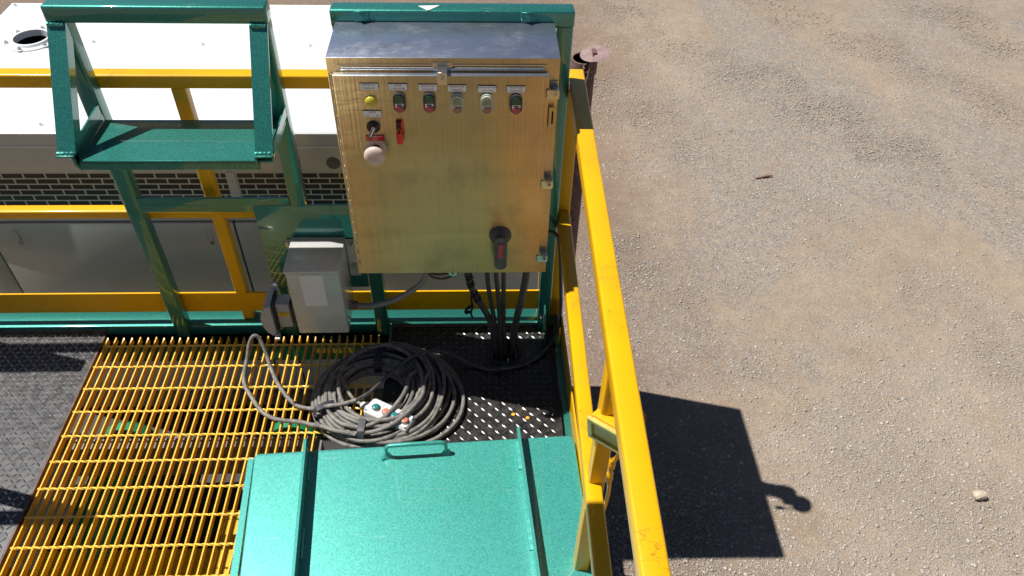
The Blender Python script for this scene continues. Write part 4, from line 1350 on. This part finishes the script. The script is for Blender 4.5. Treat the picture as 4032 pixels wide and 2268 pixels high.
rs = thing('guard_rail', 'yellow guard rail with chipped paint running along the gravel side of the deck', 'guard rail', (1.72, -1.0, 0.0))
def sk(x0, x1, y0, y1, z0, z1, name, bev=0.006, dx=0.0125):
    """tube along Y, its X drifting by dx per metre like the deck edge."""
    q = MB().box(x0, x1, y0, y1, z0, z1, 'yellow', bev, 3)
    q.v = [(x + (y - 0.03) * dx, y, z) for x, y, z in q.v]
    part(name, q, rs, ((x0 + x1) / 2, (y0 + y1) / 2, z0))
sk(1.6925, 1.7415, -3.3, 0.0660, 1.0145, 1.0630, 'top_rail')
sk(1.6915, 1.7335, -3.3, 0.020, 0.505, 0.548, 'middle_rail')
ytube(rs, 'post', 1.6885, 1.7350, 0.0205, 0.0650, 0.012, 1.0160)
sk(1.7005, 1.7425, -1.064, -1.020, 0.005, 1.016, 'post')
sk(1.7005, 1.7425, -2.40, -2.356, 0.005, 1.016, 'post')
sk(1.7245, 1.7300, -3.3, 0.015, 0.0075, 0.104, 'toe_board', 0.001, -0.0163)

# floodlight fixed under the hand rail
fl_ = thing('floodlight', 'small yellow painted floodlight with ribbed housing hanging under the top hand rail', 'floodlight', (1.72, -1.03, 0.74))
Mf = Matrix.Translation((1.720, -1.095, 0.785)) @ Matrix.Rotation(R(-38), 4, 'Z') @ Matrix.Rotation(R(12), 4, 'X')
def fr_(v): return [tuple(Mf @ Vector(q_)) for q_ in v]
p = MB()
fw, fh, dp = 0.063, 0.044, 0.085
front = [(-fw, 0, -fh), (fw, 0, -fh), (fw, 0, fh), (-fw, 0, fh)]
mid = [(-fw, 0.020, -fh), (fw, 0.020, -fh), (fw, 0.020, fh), (-fw, 0.020, fh)]
bk = [(-fw * 0.5, dp, -fh * 0.45), (fw * 0.5, dp, -fh * 0.45), (fw * 0.5, dp, fh * 0.55), (-fw * 0.5, dp, fh * 0.55)]
bb = bmesh.new()
vv = [bb.verts.new(q_) for q_ in front + mid + bk]
for k_ in (0, 4):
    for i in range(4):
        bb.faces.new([vv[k_ + i], vv[k_ + (i + 1) % 4], vv[k_ + 4 + (i + 1) % 4], vv[k_ + 4 + i]])
bb.faces.new(vv[8:12]); bb.faces.new(vv[0:4][::-1])
bmesh.ops.recalc_face_normals(bb, faces=bb.faces[:])
bmesh.ops.bevel(bb, geom=bb.edges[:], offset=0.005, segments=2, affect='EDGES')
p.from_bm(bb, 'yellow', True, Mf)
for i in range(5):
    x = -0.028 + i * 0.014
    a = Vector((x, 0.030, fh * 0.93)); c = Vector((x * 0.62, 0.074, fh * 0.62))
    p.tube([Mf @ a, Mf @ c], 0.0022, 'ink', 6)
hs = part('housing', p, fl_)
p = MB()
for (x0, x1, z0, z1) in ((-fw - 0.004, fw + 0.004, fh - 0.009, fh + 0.004), (-fw - 0.004, fw + 0.004, -fh - 0.004, -fh + 0.009), (-fw - 0.004, -fw + 0.009, -fh + 0.0092, fh - 0.0092), (fw - 0.009, fw + 0.004, -fh + 0.0092, fh - 0.0092)):
    p.box(x0, x1, -0.010, 0.0005, z0, z1, 'oldyellow', 0.002, 1, M4=Mf)
part('lens_frame', p, fl_)
p = MB().box(-fw + 0.009, fw - 0.009, -0.004, -0.0005, -fh + 0.009, fh - 0.009, 'glass', M4=Mf)
part('lens', p, fl_)
p = MB()
p.box(1.700, 1.728, -1.066, -1.0645, 0.72, 0.90, 'yellow')
p.tube([(1.716, -1.055, 0.76), (1.716, -1.03, 0.90), (1.716, -1.03, 1.014)], 0.007, 'yellow', 8)
part('bracket', p, fl_)
p = MB()
p.tube(smooth_path([(1.752, -1.035, 0.70), (1.757, -1.030, 0.62), (1.748, -1.010, 0.55), (1.753, -1.008, 0.48), (1.757, -1.01, 0.40), (1.750, -1.01, 0.25), (1.745, -1.01, 0.02)], 6), 0.006, 'yellow', 8)
p.lathe((1.751, -1.009, 0.52), (0, 0, 1), [(0.006, -0.05), (0.010, -0.045), (0.010, -0.015), (0.007, -0.010), (0.007, 0.010), (0.010, 0.015), (0.010, 0.045), (0.006, 0.05)], 'yellow', 10)
part('supply_cable', p, fl_)

# ================================================================== UNDER THE GRATING
def motor(x, y0, y1, z, r, label):
    t_ = thing('electric_motor', label, 'motor', (x, (y0 + y1) / 2, z - r - 0.03), 'green motors below the grating')
    q = MB()
    q.cyl((x, y0, z), (x, y1, z), r * 0.88, 'motor', 32)
    for i in range(20):
        a = 2 * math.pi * i / 20
        ca, sa = math.cos(a), math.sin(a)
        Mx = Matrix.Translation((x, 0, z)) @ Matrix.Rotation(a, 4, 'Y')
        q.box(r * 0.86, r, y0 + 0.05, y1 - 0.07, -0.003, 0.003, 'motor', M4=Mx)
    part('finned_body', q, t_)
    q = MB().lathe((x, y1 - 0.07, z), (0, 1, 0), [(r * 0.9, 0.0), (r * 1.06, 0.002), (r * 1.06, 0.055), (r * 0.9, 0.075), (r * 0.3, 0.08)], 'motor', 32)
    part('fan_cover', q, t_)
    q = MB().box(x - r * 0.7, x + r * 0.7, y0 + 0.10, y1 - 0.12, z - r * 1.25, z - r * 0.8, 'motor')
    part('foot', q, t_)
    q = MB().box(x - r * 1.45, x - r * 0.9, y0 + 0.14, y0 + 0.26, z - 0.04, z + 0.07, 'greyp', 0.006, 2)
    part('terminal_box', q, t_)
motor(-0.19, -0.50, 0.06, -0.80, 0.110, 'green finned motor low under the grating beside the black tread plate')
motor(0.55, -0.42, 0.06, -0.80, 0.112, 'green finned motor low under the grating near the cable coil')
p = MB()
p.box(-0.9, 0.86, -0.60, -0.44, -1.02, -0.93, 'yellow', 0.004, 1)
single('floor_beam', p, (0, -0.5, -1.0), 'yellow beam crossing low under the grating', 'beam')
p = MB()
p.box(0.40, 0.47, -1.8, -0.45, -0.70, -0.60, 'yellow', 0.004, 1)
single('floor_beam', p, (0.43, -1.2, -0.7), 'yellow beam under the grating edge beside the teal hatch lid', 'beam')
p = MB()
for i in range(26):
    x = -0.9 + i * 0.070
    p.box(x, x + 0.018, -1.9, -0.62, -0.98, -0.95, 'skidgrey')
p.box(-0.9, 0.9, -1.9, -0.62, -1.02, -0.985, 'darkfloor')
single('slatted_tray', p, (0, -1.2, -1.0), 'dull steel slatted tray deep under the grating', 'tray')
p = MB()
p.box(-0.43, -0.34, -0.62, 0.0, -0.74, -0.69, 'greyp', 0.004, 1)
single('junction_box', p, (-0.38, -0.3, -0.74), 'flat grey junction box low beside the green motor', 'junction box')

p = MB()
GXc, GYc, gr_ = 0.9, -0.03, 0.02
seg = 24
X0, X1, Y0, Y1 = -1.5, 1.68, -3.2, 0.412
inn = []; outn = []
for i in range(seg):
    a = 2 * math.pi * (i + 0.5) / seg
    ca, sa = math.cos(a), math.sin(a)
    k = min(((X1 if ca > 0 else X0) - GXc) / ca, ((Y1 if sa > 0 else Y0) - GYc) / sa)
    k2 = gr_ * (1 + 0.2 * math.sin(5 * a)) if sa < 0 else gr_ * 0.7
    inn.append((GXc + ca * k2, GYc + sa * k2)); outn.append([GXc + ca * k, GYc + sa * k])
for cx, cy in ((X0, Y0), (X1, Y0), (X1, Y1), (X0, Y1)):
    j = min(range(seg), key=lambda q_: (outn[q_][0] - cx) ** 2 + (outn[q_][1] - cy) ** 2)
    outn[j] = [cx, cy]
vs = [(x, y, -1.045) for x, y in inn] + [(x, y, -1.045) for x, y in outn]
p.add(vs, [(i, seg + i, seg + (i + 1) % seg, (i + 1) % seg) for i in range(seg)], 'darkfloor')  # dark sheet added so the space under the grating stays black
p.box(-1.5, 1.68, -3.2, -3.15, -1.30, -1.046, 'skidgrey')
single('underdeck_shade', p, (0, -1.5, -1.05), 'added near-black sheet that keeps the space under the yellow grating dark', 'lower deck')

# things just beyond the edge of the view that throw their shadows onto the outer tread plate
p = MB()
p.box(-1.35, -0.62, -0.070, -0.0145, 0.02, 1.08, 'grey', 0.006, 2)  # unseen block added for the shadow at the back of the plate
single('shade_blocker', p, (-1.0, -0.04, 0.02), 'flat grey cabinet added out of view to shade the outer tread plate', 'blocker')
er = thing('guard_rail', 'short yellow rail end standing on the outer tread plate', 'guard rail', (-0.38, -0.66, 0.0))
ytube(er, 'post', -0.405, -0.360, -0.685, -0.640, 0.0005, 1.015)
ytube(er, 'top_rail', -1.5, -0.358, -0.687, -0.640, 1.0155, 1.062)

b = bmesh.new()
bmesh.ops.create_grid(b, x_segments=18, y_segments=18, size=0.085)
for v in list(b.verts):
    r = math.hypot(v.co.x, v.co.y)
    if r > 0.078 + 0.012 * math.sin(5 * math.atan2(v.co.y, v.co.x)):
        b.verts.remove(v)
for v in b.verts:
    r = math.hypot(v.co.x, v.co.y)
    v.co = Vector((v.co.x - 0.093, v.co.y + 0.15, -1.040 + 0.022 * max(0, 1 - (r / 0.085) ** 2) + random.uniform(-0.003, 0.003)))
p = MB().from_bm(b, 'mudcake')
single('mud_cake', p, (-0.093, 0.15, -1.04), 'lump of dried reddish mud lying under the yellow grating', 'dried mud')
p = MB().box(0.808, 0.868, -3.35, -0.885, 2.12, 2.18, 'yellow', 0.006, 3)  # unseen beam added to shade the middle rail beyond its post
ob = thing('shade_beam', 'unseen yellow beam added to shade the middle rail, on a post behind the viewer', 'beam', (0.84, -3.3, 0.0))
part('beam', p, ob, (0.84, -2.1, 2.12))
part('post', MB().box(0.808, 0.868, -3.42, -3.3505, 0.001, 2.18, 'yellow', 0.006, 3), ob)
